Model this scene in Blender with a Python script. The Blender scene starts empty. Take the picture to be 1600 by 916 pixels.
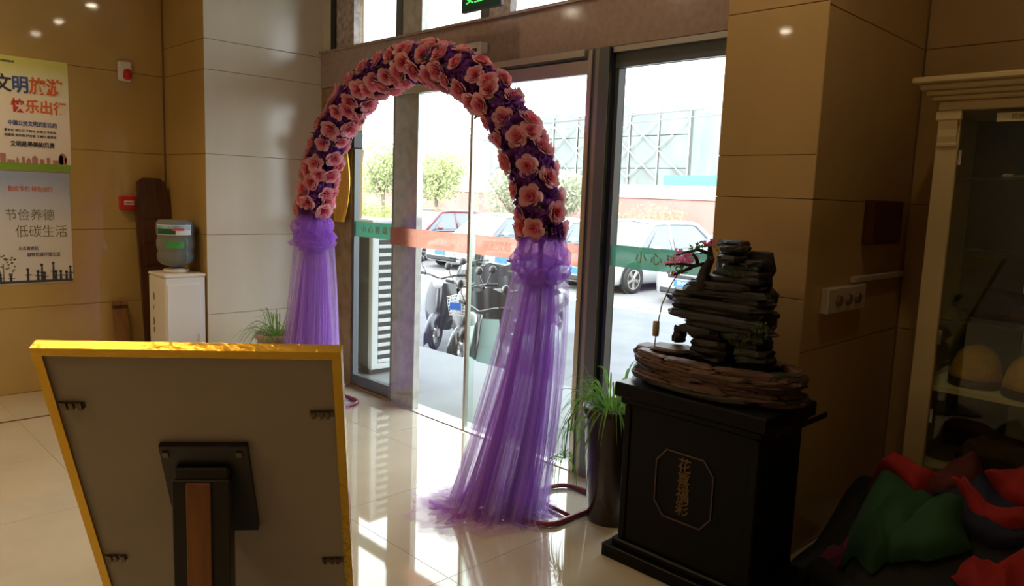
import bpy, bmesh, math, random
from mathutils import Vector, Matrix, noise
R = math.radians
PI = math.pi
random.seed(7)
S = bpy.context.scene
COL = S.collection

# ------------------------------------------------------------------ camera, sky, sun, exposure
cam_d = bpy.data.cameras.new('camera'); cam = bpy.data.objects.new('camera', cam_d); COL.objects.link(cam)
cam_d.sensor_fit = 'HORIZONTAL'; cam_d.sensor_width = 36.0; cam_d.lens = 1171.555 / 1600 * 36
yaw, pitch, roll = -0.79103232, -0.13062309, 0.0369213
fw = Vector((math.sin(yaw) * math.cos(pitch), math.cos(yaw) * math.cos(pitch), math.sin(pitch)))
rt = fw.cross(Vector((0, 0, 1))).normalized(); up = rt.cross(fw)
r2 = rt * math.cos(roll) + up * math.sin(roll); u2 = -rt * math.sin(roll) + up * math.cos(roll)
mw = Matrix((r2, u2, -fw)).transposed().to_4x4(); mw.translation = Vector((0, 0, 1.5))
cam.matrix_world = mw; cam_d.clip_start = 0.05; cam_d.clip_end = 300
S.camera = cam

w = bpy.data.worlds.new('sky'); S.world = w; w.use_nodes = True
bg = w.node_tree.nodes['Background']; bg.inputs[0].default_value = (0.93, 0.965, 1.0, 1); bg.inputs[1].default_value = 5.4
sun_d = bpy.data.lights.new('sun', 'SUN'); sun_d.energy = 3.4; sun_d.angle = R(1.5); sun_d.color = (1.0, 0.95, 0.86)
sun = bpy.data.objects.new('sun', sun_d); COL.objects.link(sun)
sun.rotation_euler = Vector((-0.42, 0.80, -0.92)).to_track_quat('-Z', 'Y').to_euler()
def portal(x0, x1, z0, z1, y):
    d = bpy.data.lights.new('window_portal', 'AREA'); d.shape = 'RECTANGLE'; d.size = x1 - x0; d.size_y = z1 - z0; d.cycles.is_portal = True
    o = bpy.data.objects.new('window_portal', d); COL.objects.link(o); o.location = ((x0 + x1) / 2, y, (z0 + z1) / 2); o.rotation_euler = (R(-90), 0, 0)
portal(-4.83, -1.74, 0.0, 2.25, 3.24); portal(-4.84, -1.74, 2.52, 3.3, 3.24)
S.view_settings.view_transform = 'Standard'; S.view_settings.look = 'None'; S.view_settings.gamma = 1; S.view_settings.exposure = 0.42
S.view_settings.use_curve_mapping = False
S.cycles.transparent_max_bounces = 32; S.cycles.max_bounces = 10; S.cycles.diffuse_bounces = 5
S.cycles.sample_clamp_indirect = 6.0; S.cycles.caustics_reflective = False; S.cycles.caustics_refractive = False

WARM = (1.0, 0.66, 0.32)
LAMP_W = 34.0

# ------------------------------------------------------------------ materials
def mat(name, col, rough=0.5, metal=0.0, var=0.0, scale=8.0, bump=0.0, spec=0.5, coat=0.0, emit=None, es=0.0, col2=None, stretch=(1, 1, 1), trans=0.0, ior=1.5):
    m = bpy.data.materials.new(name); m.use_nodes = True
    nt = m.node_tree; b = nt.nodes['Principled BSDF']
    b.inputs['Base Color'].default_value = (*col, 1); b.inputs['Roughness'].default_value = rough; b.inputs['Metallic'].default_value = metal
    b.inputs['Specular IOR Level'].default_value = spec; b.inputs['Coat Weight'].default_value = coat; b.inputs['Coat Roughness'].default_value = 0.03
    b.inputs['IOR'].default_value = ior; b.inputs['Transmission Weight'].default_value = trans
    if emit: b.inputs['Emission Color'].default_value = (*emit, 1); b.inputs['Emission Strength'].default_value = es
    if var > 0 or bump > 0:
        tc = nt.nodes.new('ShaderNodeTexCoord'); mp = nt.nodes.new('ShaderNodeMapping'); mp.inputs['Scale'].default_value = stretch
        nz = nt.nodes.new('ShaderNodeTexNoise'); nz.inputs['Scale'].default_value = scale; nz.inputs['Detail'].default_value = 5
        nt.links.new(tc.outputs['Object'], mp.inputs[0]); nt.links.new(mp.outputs[0], nz.inputs['Vector'])
        if var > 0:
            mx = nt.nodes.new('ShaderNodeMix'); mx.data_type = 'RGBA'
            c2 = col2 if col2 else tuple(c * (1 - var) for c in col)
            mx.inputs[6].default_value = (*col, 1); mx.inputs[7].default_value = (*c2, 1)
            rp = nt.nodes.new('ShaderNodeMapRange'); rp.inputs[1].default_value = 0.35; rp.inputs[2].default_value = 0.65
            nt.links.new(nz.outputs['Fac'], rp.inputs[0]); nt.links.new(rp.outputs[0], mx.inputs[0]); nt.links.new(mx.outputs[2], b.inputs['Base Color'])
        if bump > 0:
            bp = nt.nodes.new('ShaderNodeBump'); bp.inputs['Strength'].default_value = bump; bp.inputs['Distance'].default_value = 0.01
            nt.links.new(nz.outputs['Fac'], bp.inputs['Height']); nt.links.new(bp.outputs[0], b.inputs['Normal'])
    return m

def glass_mat(name, tint=(0.95, 0.98, 0.97), gl=1.0, refl=1.45):
    m = bpy.data.materials.new(name); m.use_nodes = True; nt = m.node_tree; nt.nodes.clear()
    o = nt.nodes.new('ShaderNodeOutputMaterial'); t = nt.nodes.new('ShaderNodeBsdfTransparent'); g = nt.nodes.new('ShaderNodeBsdfGlossy')
    f = nt.nodes.new('ShaderNodeFresnel'); x = nt.nodes.new('ShaderNodeMixShader')
    t.inputs[0].default_value = (*tint, 1); g.inputs['Roughness'].default_value = 0.01; g.inputs[0].default_value = (gl, gl, gl, 1); f.inputs[0].default_value = refl
    ge = nt.nodes.new('ShaderNodeNewGeometry'); mr = nt.nodes.new('ShaderNodeMapRange'); mr.inputs[3].default_value = refl; mr.inputs[4].default_value = 1 / refl   # same reflectance on both faces of a pane
    nt.links.new(ge.outputs['Backfacing'], mr.inputs[0]); nt.links.new(mr.outputs[0], f.inputs[0])
    nt.links.new(f.outputs[0], x.inputs[0]); nt.links.new(t.outputs[0], x.inputs[1]); nt.links.new(g.outputs[0], x.inputs[2]); nt.links.new(x.outputs[0], o.inputs[0])
    return m

def sheer_mat(name, col, opac, edge, translucent=0.6):
    """thin woven cloth: part of it open weave (transparent), the threads scatter and let light through"""
    m = bpy.data.materials.new(name); m.use_nodes = True; nt = m.node_tree; nt.nodes.clear()
    o = nt.nodes.new('ShaderNodeOutputMaterial'); t = nt.nodes.new('ShaderNodeBsdfTransparent')
    d = nt.nodes.new('ShaderNodeBsdfDiffuse'); tl = nt.nodes.new('ShaderNodeBsdfTranslucent'); a = nt.nodes.new('ShaderNodeMixShader'); x = nt.nodes.new('ShaderNodeMixShader')
    lw = nt.nodes.new('ShaderNodeLayerWeight'); lw.inputs[0].default_value = 0.45
    mr = nt.nodes.new('ShaderNodeMapRange'); mr.inputs[3].default_value = opac; mr.inputs[4].default_value = edge
    d.inputs[0].default_value = (*col, 1); tl.inputs[0].default_value = (*col, 1); a.inputs[0].default_value = translucent
    nt.links.new(d.outputs[0], a.inputs[1]); nt.links.new(tl.outputs[0], a.inputs[2])
    nt.links.new(lw.outputs['Facing'], mr.inputs[0]); nt.links.new(mr.outputs[0], x.inputs[0])
    nt.links.new(t.outputs[0], x.inputs[1]); nt.links.new(a.outputs[0], x.inputs[2]); nt.links.new(x.outputs[0], o.inputs[0])
    return m

def leaf_mat(name, col, col2, tr=0.35, scale=3.0, radial=0.0):
    m = bpy.data.materials.new(name); m.use_nodes = True; nt = m.node_tree; nt.nodes.clear()
    o = nt.nodes.new('ShaderNodeOutputMaterial'); d = nt.nodes.new('ShaderNodeBsdfDiffuse'); tl = nt.nodes.new('ShaderNodeBsdfTranslucent'); a = nt.nodes.new('ShaderNodeMixShader')
    tc = nt.nodes.new('ShaderNodeTexCoord'); nz = nt.nodes.new('ShaderNodeTexNoise'); nz.inputs['Scale'].default_value = scale
    mx = nt.nodes.new('ShaderNodeMix'); mx.data_type = 'RGBA'; mx.inputs[6].default_value = (*col, 1); mx.inputs[7].default_value = (*col2, 1)
    nt.links.new(tc.outputs['Object'], nz.inputs['Vector']); nt.links.new(nz.outputs['Fac'], mx.inputs[0])
    if radial > 0:                                            # petals are deeper in colour towards the heart of the bloom
        sx = nt.nodes.new('ShaderNodeSeparateXYZ'); cx = nt.nodes.new('ShaderNodeCombineXYZ'); ln = nt.nodes.new('ShaderNodeVectorMath'); ln.operation = 'LENGTH'; mr = nt.nodes.new('ShaderNodeMapRange')
        mr.inputs[1].default_value = 0.008; mr.inputs[2].default_value = radial; ad = nt.nodes.new('ShaderNodeMath'); ad.operation = 'MULTIPLY_ADD'; ad.inputs[1].default_value = 0.35; ad.use_clamp = True
        nt.links.new(tc.outputs['Object'], sx.inputs[0]); nt.links.new(sx.outputs[0], cx.inputs[0]); nt.links.new(sx.outputs[1], cx.inputs[1]); nt.links.new(cx.outputs[0], ln.inputs[0])
        nt.links.new(ln.outputs['Value'], mr.inputs[0]); nt.links.new(nz.outputs['Fac'], ad.inputs[0]); nt.links.new(mr.outputs[0], ad.inputs[2]); sb_ = nt.nodes.new('ShaderNodeMath'); sb_.operation = 'SUBTRACT'; sb_.inputs[1].default_value = 0.17; sb_.use_clamp = True
        nt.links.new(ad.outputs[0], sb_.inputs[0]); nt.links.new(sb_.outputs[0], mx.inputs[0])
    nt.links.new(mx.outputs[2], d.inputs[0]); nt.links.new(mx.outputs[2], tl.inputs[0]); a.inputs[0].default_value = tr
    nt.links.new(d.outputs[0], a.inputs[1]); nt.links.new(tl.outputs[0], a.inputs[2]); nt.links.new(a.outputs[0], o.inputs[0])
    return m

M = {}
M['tile'] = mat('floor_tile', (0.50, 0.45, 0.35), 0.04, var=0.10, scale=2.5, ior=1.8)
M['grout'] = mat('grout', (0.33, 0.29, 0.22), 0.6)
M['inlay'] = mat('dark_inlay', (0.10, 0.06, 0.035), 0.1)
M['wall'] = mat('yellow_marble', (0.54, 0.37, 0.13), 0.05, var=0.16, scale=1.6, stretch=(1, 1, 0.35))
M['cream'] = mat('cream_marble', (0.74, 0.69, 0.56), 0.20, var=0.12, scale=1.8, stretch=(1, 1, 0.35))
M['pier'] = mat('ochre_marble', (0.64, 0.44, 0.19), 0.05, var=0.12, scale=1.6, stretch=(1, 1, 0.35))
M['joint'] = mat('marble_joint', (0.30, 0.20, 0.09), 0.7)
M['ceil'] = mat('ceiling_paint', (0.72, 0.66, 0.54), 0.7)
M['darkwall'] = mat('brown_wall', (0.22, 0.14, 0.07), 0.25, var=0.2)
M['beam'] = mat('brown_granite', (0.42, 0.31, 0.27), 0.10, var=0.15, scale=30)
M['jamb'] = mat('brown_jamb_stone', (0.36, 0.25, 0.11), 0.08, var=0.35, scale=9)
M['stone_col'] = mat('polished_column_stone', (0.60, 0.59, 0.52), 0.04, var=0.25, scale=14, ior=2.0)
M['pink_stone'] = mat('mottled_pink_stone', (0.60, 0.50, 0.46), 0.3, var=0.5, scale=28)
M['alu'] = mat('brushed_aluminium', (0.62, 0.61, 0.58), 0.28, 0.9)
M['bronze'] = mat('bronze_strip', (0.35, 0.23, 0.10), 0.3, 0.8)
M['darkmetal'] = mat('dark_grey_metal', (0.13, 0.15, 0.16), 0.3, 0.2)
M['greymetal'] = mat('mid_grey_metal', (0.34, 0.33, 0.31), 0.3, 0.6)
M['blackmetal'] = mat('black_metal', (0.012, 0.014, 0.018), 0.3, 0.1)
M['glass'] = glass_mat('clear_glass')
M['carglass'] = mat('car_glass', (0.10, 0.125, 0.15), 0.05, spec=0.8)
M['cabglass'] = glass_mat('cabinet_glass', (0.90, 0.95, 0.90))
M['redband'] = sheer_mat('red_film', (0.86, 0.48, 0.37), 0.72, 0.85, 0.65)
M['greenband'] = sheer_mat('green_film', (0.14, 0.40, 0.28), 0.80, 0.9, 0.5)
M['bandtext'] = sheer_mat('pale_film_letters', (1.0, 0.95, 0.85), 0.5, 0.6, 0.9)
M['bandyellow'] = mat('olive_film_letters', (0.30, 0.36, 0.06), 0.5)
M['white'] = mat('white_paint', (0.80, 0.80, 0.79), 0.35)
M['offwhite'] = mat('off_white_plastic', (0.78, 0.75, 0.68), 0.4)
M['black'] = mat('black_plastic', (0.012, 0.012, 0.013), 0.35)
M['rubber'] = mat('black_rubber', (0.018, 0.018, 0.02), 0.7)
M['chrome'] = mat('chrome', (0.8, 0.8, 0.8), 0.12, 1.0)

# ------------------------------------------------------------------ mesh helpers
class MB:
    def __init__(s): s.v = []; s.f = []
    def add(s, vs, fs):
        n = len(s.v); s.v += [tuple(p) for p in vs]; s.f += [tuple(i + n for i in f) for f in fs]; return s
    def box(s, x0, x1, y0, y1, z0, z1, b=0.0):
        if b <= 0:
            vs = [(x, y, z) for z in (z0, z1) for y in (y0, y1) for x in (x0, x1)]
            return s.add(vs, [(0, 2, 3, 1), (4, 5, 7, 6), (0, 1, 5, 4), (2, 6, 7, 3), (0, 4, 6, 2), (1, 3, 7, 5)])
        vs = []; ix = {}
        for cx in (0, 1):
            for cy in (0, 1):
                for cz in (0, 1):
                    for a in range(3):
                        p = [x1 if cx else x0, y1 if cy else y0, z1 if cz else z0]
                        sg = [-1 if cx else 1, -1 if cy else 1, -1 if cz else 1]
                        for k in range(3):
                            if k != a: p[k] += sg[k] * b
                        ix[(cx, cy, cz, a)] = len(vs); vs.append(p)
        fs = []
        for a in range(3):
            for c in (0, 1):
                q = []
                for (i, j) in ((0, 0), (1, 0), (1, 1), (0, 1)):
                    k = [0, 0, 0]; k[a] = c; k[(a + 1) % 3] = i; k[(a + 2) % 3] = j; q.append(ix[(*k, a)])
                fs.append(q if c else q[::-1])
        for a in range(3):
            b1, c1 = (a + 1) % 3, (a + 2) % 3
            for i in (0, 1):
                for j in (0, 1):
                    k0 = [0, 0, 0]; k1 = [0, 0, 0]; k0[b1] = k1[b1] = i; k0[c1] = k1[c1] = j; k1[a] = 1
                    q = [ix[(*k0, b1)], ix[(*k1, b1)], ix[(*k1, c1)], ix[(*k0, c1)]]
                    fs.append(q if i == j else q[::-1])
        for cx in (0, 1):
            for cy in (0, 1):
                for cz in (0, 1):
                    q = [ix[(cx, cy, cz, a)] for a in range(3)]
                    fs.append(q if (cx + cy + cz) % 2 else q[::-1])
        return s.add(vs, fs)
    def tube(s, pts, r, n=8, cap=True, closed=False):
        pts = [Vector(p) for p in pts]; N = len(pts); rs = r if isinstance(r, (list, tuple)) else [r] * N
        vs = []; fs = []; prev = None
        for i, p in enumerate(pts):
            if closed: t = pts[(i + 1) % N] - pts[i - 1]
            else: t = pts[min(i + 1, N - 1)] - pts[max(i - 1, 0)]
            t = t.normalized() if t.length > 1e-9 else Vector((0, 0, 1))
            if prev is None:
                a = Vector((0, 0, 1)) if abs(t.z) < 0.9 else Vector((1, 0, 0)); prev = t.cross(a).normalized()
            prev = (prev - t * prev.dot(t)).normalized(); b = t.cross(prev)
            for k in range(n):
                a = 2 * PI * k / n; vs.append(p + (prev * math.cos(a) + b * math.sin(a)) * rs[i])
        m = N if closed else N - 1
        for i in range(m):
            j = (i + 1) % N
            for k in range(n): fs.append((i * n + k, i * n + (k + 1) % n, j * n + (k + 1) % n, j * n + k))
        if cap and not closed: fs.append(tuple(range(n))[::-1]); fs.append(tuple((N - 1) * n + k for k in range(n)))
        return s.add(vs, fs)
    def cyl(s, a, b, r, n=16): return s.tube([a, b], r, n)
    def lathe(s, prof, c=(0, 0, 0), n=24, sx=1.0, sy=1.0):
        vs = []; fs = []
        for (r, z) in prof:
            for k in range(n):
                a = 2 * PI * k / n; vs.append((c[0] + r * math.cos(a) * sx, c[1] + r * math.sin(a) * sy, c[2] + z))
        for i in range(len(prof) - 1):
            for k in range(n): fs.append((i * n + k, i * n + (k + 1) % n, (i + 1) * n + (k + 1) % n, (i + 1) * n + k))
        if prof[0][0] > 1e-6: fs.append(tuple(range(n))[::-1])
        if prof[-1][0] > 1e-6: fs.append(tuple((len(prof) - 1) * n + k for k in range(n)))
        return s.add(vs, fs)
    def prism(s, poly, d, axis='y', o=0.0):
        """poly of 2-D points extruded by d along axis (poly in the other two axes)"""
        n = len(poly)
        def P(p, e):
            if axis == 'y': return (p[0], o + e, p[1])
            if axis == 'x': return (o + e, p[0], p[1])
            return (p[0], p[1], o + e)
        vs = [P(p, 0) for p in poly] + [P(p, d) for p in poly]
        fs = [tuple(range(n)), tuple(range(2 * n - 1, n - 1, -1))] + [(i, n + i, n + (i + 1) % n, (i + 1) % n) for i in range(n)]
        return s.add(vs, fs)
    def grid(s, fn, nu, nv, wrap=False):
        vs = [fn(i / (nu if wrap else nu - 1), j / (nv - 1)) for j in range(nv) for i in range(nu)]
        fs = []
        for j in range(nv - 1):
            for i in range(nu if wrap else nu - 1):
                k = (i + 1) % nu; fs.append((j * nu + i, j * nu + k, (j + 1) * nu + k, (j + 1) * nu + i))
        return s.add(vs, fs)
    def mesh(s, name, m=None, smooth=False):
        me = bpy.data.meshes.new(name); me.from_pydata(s.v, [], s.f)
        bm = bmesh.new(); bm.from_mesh(me); bmesh.ops.recalc_face_normals(bm, faces=bm.faces); bm.to_mesh(me); bm.free()
        if m: me.materials.append(m)
        if smooth: me.polygons.foreach_set('use_smooth', [True] * len(me.polygons))
        me.update(); return me
    def build(s, name, m, parent=None, smooth=False, kind=None, loc=None, rot=None):
        return link(name, s.mesh(name, m, smooth), parent, kind, loc, rot)

def link(name, me, parent=None, kind=None, loc=None, rot=None):
    o = bpy.data.objects.new(name, me); COL.objects.link(o)
    if parent is not None: o.parent = parent
    if loc is not None: o.location = loc
    if rot is not None: o.rotation_euler = rot
    if kind: o['kind'] = kind
    return o
def thing(name, label, cat, loc=(0, 0, 0), rz=0.0, group=None):
    o = bpy.data.objects.new(name, None); COL.objects.link(o); o.empty_display_size = 0.1
    o.location = loc; o.rotation_euler = (0, 0, rz); o['label'] = label; o['category'] = cat
    if group: o['group'] = group
    return o
def tag(o, label, cat, group=None):
    o['label'] = label; o['category'] = cat
    if group: o['group'] = group
    return o
def part_label(o, label): o['label'] = label; return o
def structure(name, mb, m, smooth=False): return mb.build(name, m, kind='structure', smooth=smooth)
def dup(root, loc, rz, label, group=None):
    r = root.copy(); COL.objects.link(r); r.location = loc; r.rotation_euler = (0, 0, rz); r['label'] = label
    if group: r['group'] = group
    for ch in list(root.children):
        c = ch.copy(); COL.objects.link(c); c.parent = r
        for g in ch.children:
            d = g.copy(); COL.objects.link(d); d.parent = c
    return r
def text(body, size, m, parent, loc, rot, name='lettering', sx=1.0, off=0.0, ext=0.0008):
    cu = bpy.data.curves.new('t', 'FONT'); cu.body = body; cu.size = size; cu.align_x = 'CENTER'; cu.align_y = 'CENTER'
    cu.extrude = ext; cu.offset = off; cu.resolution_u = 2
    t = bpy.data.objects.new('t', cu); COL.objects.link(t)
    dg = bpy.context.evaluated_depsgraph_get(); dg.update()
    me = bpy.data.meshes.new_from_object(t.evaluated_get(dg)); me.name = name
    bpy.data.objects.remove(t); bpy.data.curves.remove(cu)
    me.materials.clear(); me.materials.append(m)
    o = link(name, me, parent, loc=loc, rot=rot); o.scale = (sx, 1, 1); return o
FACE_Y = (R(90), 0, 0)          # print that faces -Y
FACE_X = (R(90), 0, R(90))      # print that faces +X

# ------------------------------------------------------------------ floor
fl = structure('floor', MB().box(-6.2, 2.4, -5.2, 3.06, -0.06, -0.0025).box(-1.312, 2.4, 3.0601, 4.2, -0.06, -0.0025), M['grout'])
T = 0.8
tile_me = MB().box(0.001, T - 0.001, 0.001, T - 0.001, -0.004, 0.0).mesh('tile', M['tile'])
short_me = MB().box(0.001, T - 0.001, 0.001, 0.459, -0.004, 0.0).mesh('tile', M['tile'])
narrow_me = MB().box(0, 0.6535, 0.001, T - 0.001, -0.004, 0.0).mesh('tile', M['tile'])
strip_me = MB().box(0.0, 0.028, 0.001, T - 0.001, -0.004, 0.0).mesh('inlay_strip', M['inlay'])
for j in range(-9, 3):
    y = 1.8 + T * j
    if j <= 0: link('tile', narrow_me, fl, loc=(-6.0, y, 0)); link('inlay_strip', strip_me, fl, loc=(-5.345, y, 0))
    for i in range(0, 10):
        if i < 5 and j > 1: continue                       # the hall ends at the glass; the alcove by the cabinet goes on
        link('tile', short_me if (i < 5 and j == 1) else tile_me, fl, loc=(-5.316 + T * i, y, 0))

# ------------------------------------------------------------------ walls, piers, ceiling
CZ = 3.3
def panelled(o, face, rects, m, g=0.0016, t=0.006):
    """recessed-joint marble panels on a wall: face 'x' (plane X=c facing +X) or 'y' (plane Y=c facing -Y); rects (a0,a1,z0,z1,c)"""
    for (a0, a1, z0, z1, c) in rects:
        if face == 'x': mb = MB().box(c - 0.001, c + t, a0 + g, a1 - g, z0 + g, z1 - g, 0.0015)
        else: mb = MB().box(a0 + g, a1 - g, c - t, c + 0.001, z0 + g, z1 - g, 0.0015)
        mb.build('panel', m, o)
wl = structure('wall_left', MB().box(-6.25, -6.006, -5.2, 2.2, 0, CZ), M['joint'])
ZL = (0.0, 0.60, 1.14, 1.703, 2.277, 2.85, CZ)
YL = (-5.0, -3.8, -2.6, -1.4, -0.2, 1.0, 2.16)
panelled(wl, 'x', [(YL[i], YL[i + 1], ZL[j], ZL[j + 1], -6.006) for i in range(6) for j in range(6)], M['wall'])
pl = structure('pillar', MB().box(-6.25, -5.271, 2.174, 3.45, 0, CZ), M['joint'])
ZP = (0.0, 0.57, 1.14, 1.703, 2.277, 2.48, CZ)
panelled(pl, 'x', [(2.168, 3.40, ZP[j], ZP[j + 1], -5.271) for j in range(6)], M['cream'])
panelled(pl, 'y', [(-5.995, -5.265, ZP[j], ZP[j + 1], 2.174) for j in range(6)], M['wall'])
pr = structure('pillar', MB().box(-1.736, -1.311, 2.956, 4.3, 0, CZ), M['joint'])
ZR = (0.0, 0.55, 1.12, 1.525, 1.70, 2.285, CZ)
panelled(pr, 'y', [(-1.742, -1.305, ZR[j], ZR[j + 1], 2.956) for j in range(6)], M['pier'])
ZS = (0.0, 0.90, 1.525, 2.27, CZ)
panelled(pr, 'x', [(2.950, 4.05, ZS[j], ZS[j + 1], -1.311) for j in range(4)], M['pier'])
wb = structure('wall_back', MB().box(-1.31, 2.6, 4.056, 4.3, 0, CZ), M['joint'])
panelled(wb, 'y', [(-1.30 + 1.2 * i, -0.10 + 1.2 * i, ZS[j], ZS[j + 1], 4.056) for i in range(3) for j in range(4)], M['pier'])
structure('wall_right', MB().box(2.3, 2.5, -5.2, 4.3, 0, CZ), M['darkwall'])
structure('wall_front', MB().box(-6.25, 2.5, -5.3, -5.1, 0, CZ), M['darkwall'])
structure('ceiling', MB().box(-6.25, 2.6, -5.3, 4.3, CZ, CZ + 0.25), M['ceil'])
structure('roof', MB().box(-7.5, 2.9, -5.5, 3.5, CZ + 0.26, 8.5), M['beam'])
structure('wall_outside_left', MB().box(-8.5, -6.26, 2.6, 3.46, -0.6, CZ + 0.25), M['beam'])

# ------------------------------------------------------------------ window wall
WY = 3.06
bm_ = structure('beam', MB().box(-5.264, -1.743, WY, 3.22, 2.25, 2.52, 0.006), M['beam'])
MB().box(-5.262, -1.744, WY - 0.012, WY + 0.004, 2.505, 2.52).build('edge_strip', M['beam'], bm_)
structure('pillar', MB().box(-4.308, -4.050, WY + 0.015, 3.13, 0, 2.249, 0.004), M['stone_col'])
structure('trim_1', MB().box(-4.308, -4.245, WY + 0.01, 3.13, 2.521, CZ), M['darkmetal'])
structure('trim_2', MB().box(-4.244, -4.035, WY + 0.02, 3.13, 2.521, CZ), M['stone_col'])
structure('trim_3', MB().box(-3.454, -3.393, WY + 0.01, 3.13, 2.521, CZ), M['darkmetal'])
structure('trim_4', MB().box(-3.392, -3.214, WY + 0.02, 3.13, 2.521, CZ), M['pink_stone'])
structure('trim_5', MB().box(-5.264, -5.136, WY + 0.02, 3.13, 2.521, CZ), M['cream'])
structure('trim_6', MB().box(-5.135, -5.071, WY + 0.01, 3.13, 2.521, CZ), M['blackmetal'])
structure('trim_7', MB().box(-5.070, -4.836, WY + 0.02, 3.13, 2.521, CZ), M['pink_stone'])
jb = structure('trim_8', MB().box(-5.264, -4.832, WY + 0.01, 3.13, 0, 2.249, 0.003), M['jamb'])
for k, (a, b) in enumerate(((-4.835, -4.309), (-4.034, -3.455), (-3.213, -1.743))):
    wn = structure('window_%d' % (k + 4), MB().box(a, b, 3.135, 3.147, 2.522, CZ), M['glass'])
    MB().box(a, b, 3.132, 3.16, 2.521, 2.55).build('window_frame', M['alu'], wn)
    if k < 2: MB().box(b - 0.025, b, 3.132, 3.16, 2.551, CZ).build('window_frame', M['darkmetal'], wn)

def sidelight(name, x0, x1, letters):
    wn = structure(name, MB().box(x0 + 0.02, x1 - 0.02, 3.095, 3.107, 0.1, 2.15), M['glass'])
    MB().box(x0, x1, 3.08, 3.125, 0.02, 0.10).build('bottom_rail', M['darkmetal'], wn)
    MB().box(x0, x1, 3.06, 3.13, 0.0, 0.02).build('sill', M['bronze'], wn)
    MB().box(x0, x1, 3.05, 3.13, 2.222, 2.249).build('head_rail', M['alu'], wn)
    MB().box(x0, x1, 3.075, 3.12, 2.15, 2.221).build('head_panel', M['darkmetal'], wn)
    for a in (x0, x1 - 0.022): MB().box(a, a + 0.022, 3.08, 3.125, 0.101, 2.149).build('stile', M['darkmetal'], wn)
    bnd = MB().box(x0 + 0.024, x1 - 0.024, 3.0935, 3.0948, 1.15, 1.262).build('warning_band', M['greenband'], wn)
    text(letters, 0.062, M['bandyellow'], bnd, ((x0 + x1) / 2, 3.0925, 1.205), FACE_Y, sx=1.15)
    return wn
sidelight('window_1', -4.83, -4.31, '\u5c0f \u5fc3 \u73bb \u7483')
sidelight('window_2', -2.43, -1.735, '\u5c0f \u5fc3 \u73bb \u7483')
def leaf_door(name, x0, x1, y, words, stile_left):
    d = structure(name, MB().box(x0, x1, y, y + 0.012, 0.015, 2.20), M['glass'])
    xs = x0 if stile_left else x1 - 0.022
    MB().box(xs, xs + 0.022, y - 0.006, y + 0.018, 0.012, 2.20).build('stile', M['alu'] if not stile_left else M['cabglass'], d)
    bnd = MB().box(x0 + (0.022 if stile_left else 0), x1 - (0 if stile_left else 0.022), y - 0.0022, y - 0.0008, 1.128, 1.248).build('warning_band', M['redband'], d)
    n = len(words)
    for k, wd in enumerate(words):
        text(wd, 0.062, M['bandtext'], bnd, (x0 + (x1 - x0) * (k + 0.5) / n, y - 0.003, 1.188), FACE_Y, off=0.002)
    MB().box(x0, x1, y - 0.004, y + 0.016, 2.13, 2.2).build('top_rail', M['alu'], d)
leaf_door('door_1', -4.285, -3.447, 3.035, ('\u81ea\u52a8\u95e8', '\u5c0f\u5fc3\u78b0\u649e'), False)
leaf_door('door_2', -3.444, -2.592, 3.055, ('\u6b22\u8fce\u5149\u4e34', '\u81ea\u52a8\u95e8'), True)
dh = structure('trim_9', MB().box(-4.305, -2.592, 3.02, 3.10, 2.215, 2.249), M['alu'])
structure('trim_10', MB().box(-4.305, -2.592, 3.075, 3.13, 2.14, 2.214), M['darkmetal'])
structure('trim_11', MB().box(-4.30, -2.592, 3.045, 3.09, 0.0005, 0.006), M['alu'])
po = structure('trim_12', MB().box(-2.50, -2.435, 3.035, 3.175, 0, 2.249, 0.004), M['blackmetal'])
MB().box(-2.588, -2.555, 3.04, 3.12, 0, 2.249, 0.003).build('post_edge', M['alu'], po)
MB().box(-2.554, -2.535, 3.05, 3.12, 0, 2.249).build('post_groove', M['darkmetal'], po)
MB().box(-2.534, -2.501, 3.04, 3.12, 0, 2.249, 0.003).build('post_edge', M['greymetal'], po)
MB().box(-2.499, -2.437, 3.028, 3.036, 0, 2.249).build('post_face', M['darkmetal'], po)
# door operator box
sb = thing('door_sensor', 'pale grey sensor box on the brown beam just above the flower arch', 'sensor', (-3.545, WY, 2.343))
MB().box(-0.18, 0.18, -0.065, 0.0, -0.03, 0.032, 0.006).build('housing', M['offwhite'], sb)
MB().box(-0.15, 0.15, -0.067, -0.064, -0.024, -0.004).build('lens', M['black'], sb)
# exit sign
M['exitgreen'] = mat('exit_letters', (0.05, 0.6, 0.1), 0.5, emit=(0.10, 0.9, 0.14), es=0.75)
M['exitdark'] = mat('exit_face', (0.012, 0.06, 0.055), 0.3)
ex = thing('exit_sign', 'dark green exit sign with glowing letters hanging above the beam', 'sign', (-3.255, 2.9, 2.585))
MB().box(-0.165, 0.165, -0.012, 0.012, -0.07, 0.085, 0.004).build('housing', M['darkmetal'], ex)
MB().box(-0.158, 0.158, -0.014, -0.011, -0.063, 0.078).build('face', M['exitdark'], ex)
text('\u5b89\u5168\u51fa\u53e3', 0.072, M['exitgreen'], ex, (0.02, -0.015, 0.0), FACE_Y, off=0.001)
text('EXIT', 0.03, M['exitgreen'], ex, (0.02, -0.015, 0.058), FACE_Y)
for x in (-0.12, 0.12): MB().cyl((x, 0, 0.08), (x, 0, CZ - 2.585), 0.005, 8).build('rod', M['darkmetal'], ex)
# small black box in the glass corner
sp = thing('corner_box', 'small black box in the upper corner of the left glass panel behind the arch', 'black_box', (-4.76, 3.06, 1.85))
MB().box(-0.07, 0.07, -0.07, 0.015, -0.065, 0.065, 0.008).build('housing', M['black'], sp)
MB().box(-0.055, 0.055, -0.073, -0.069, -0.05, 0.05).build('front_plate', M['darkmetal'], sp)
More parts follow.
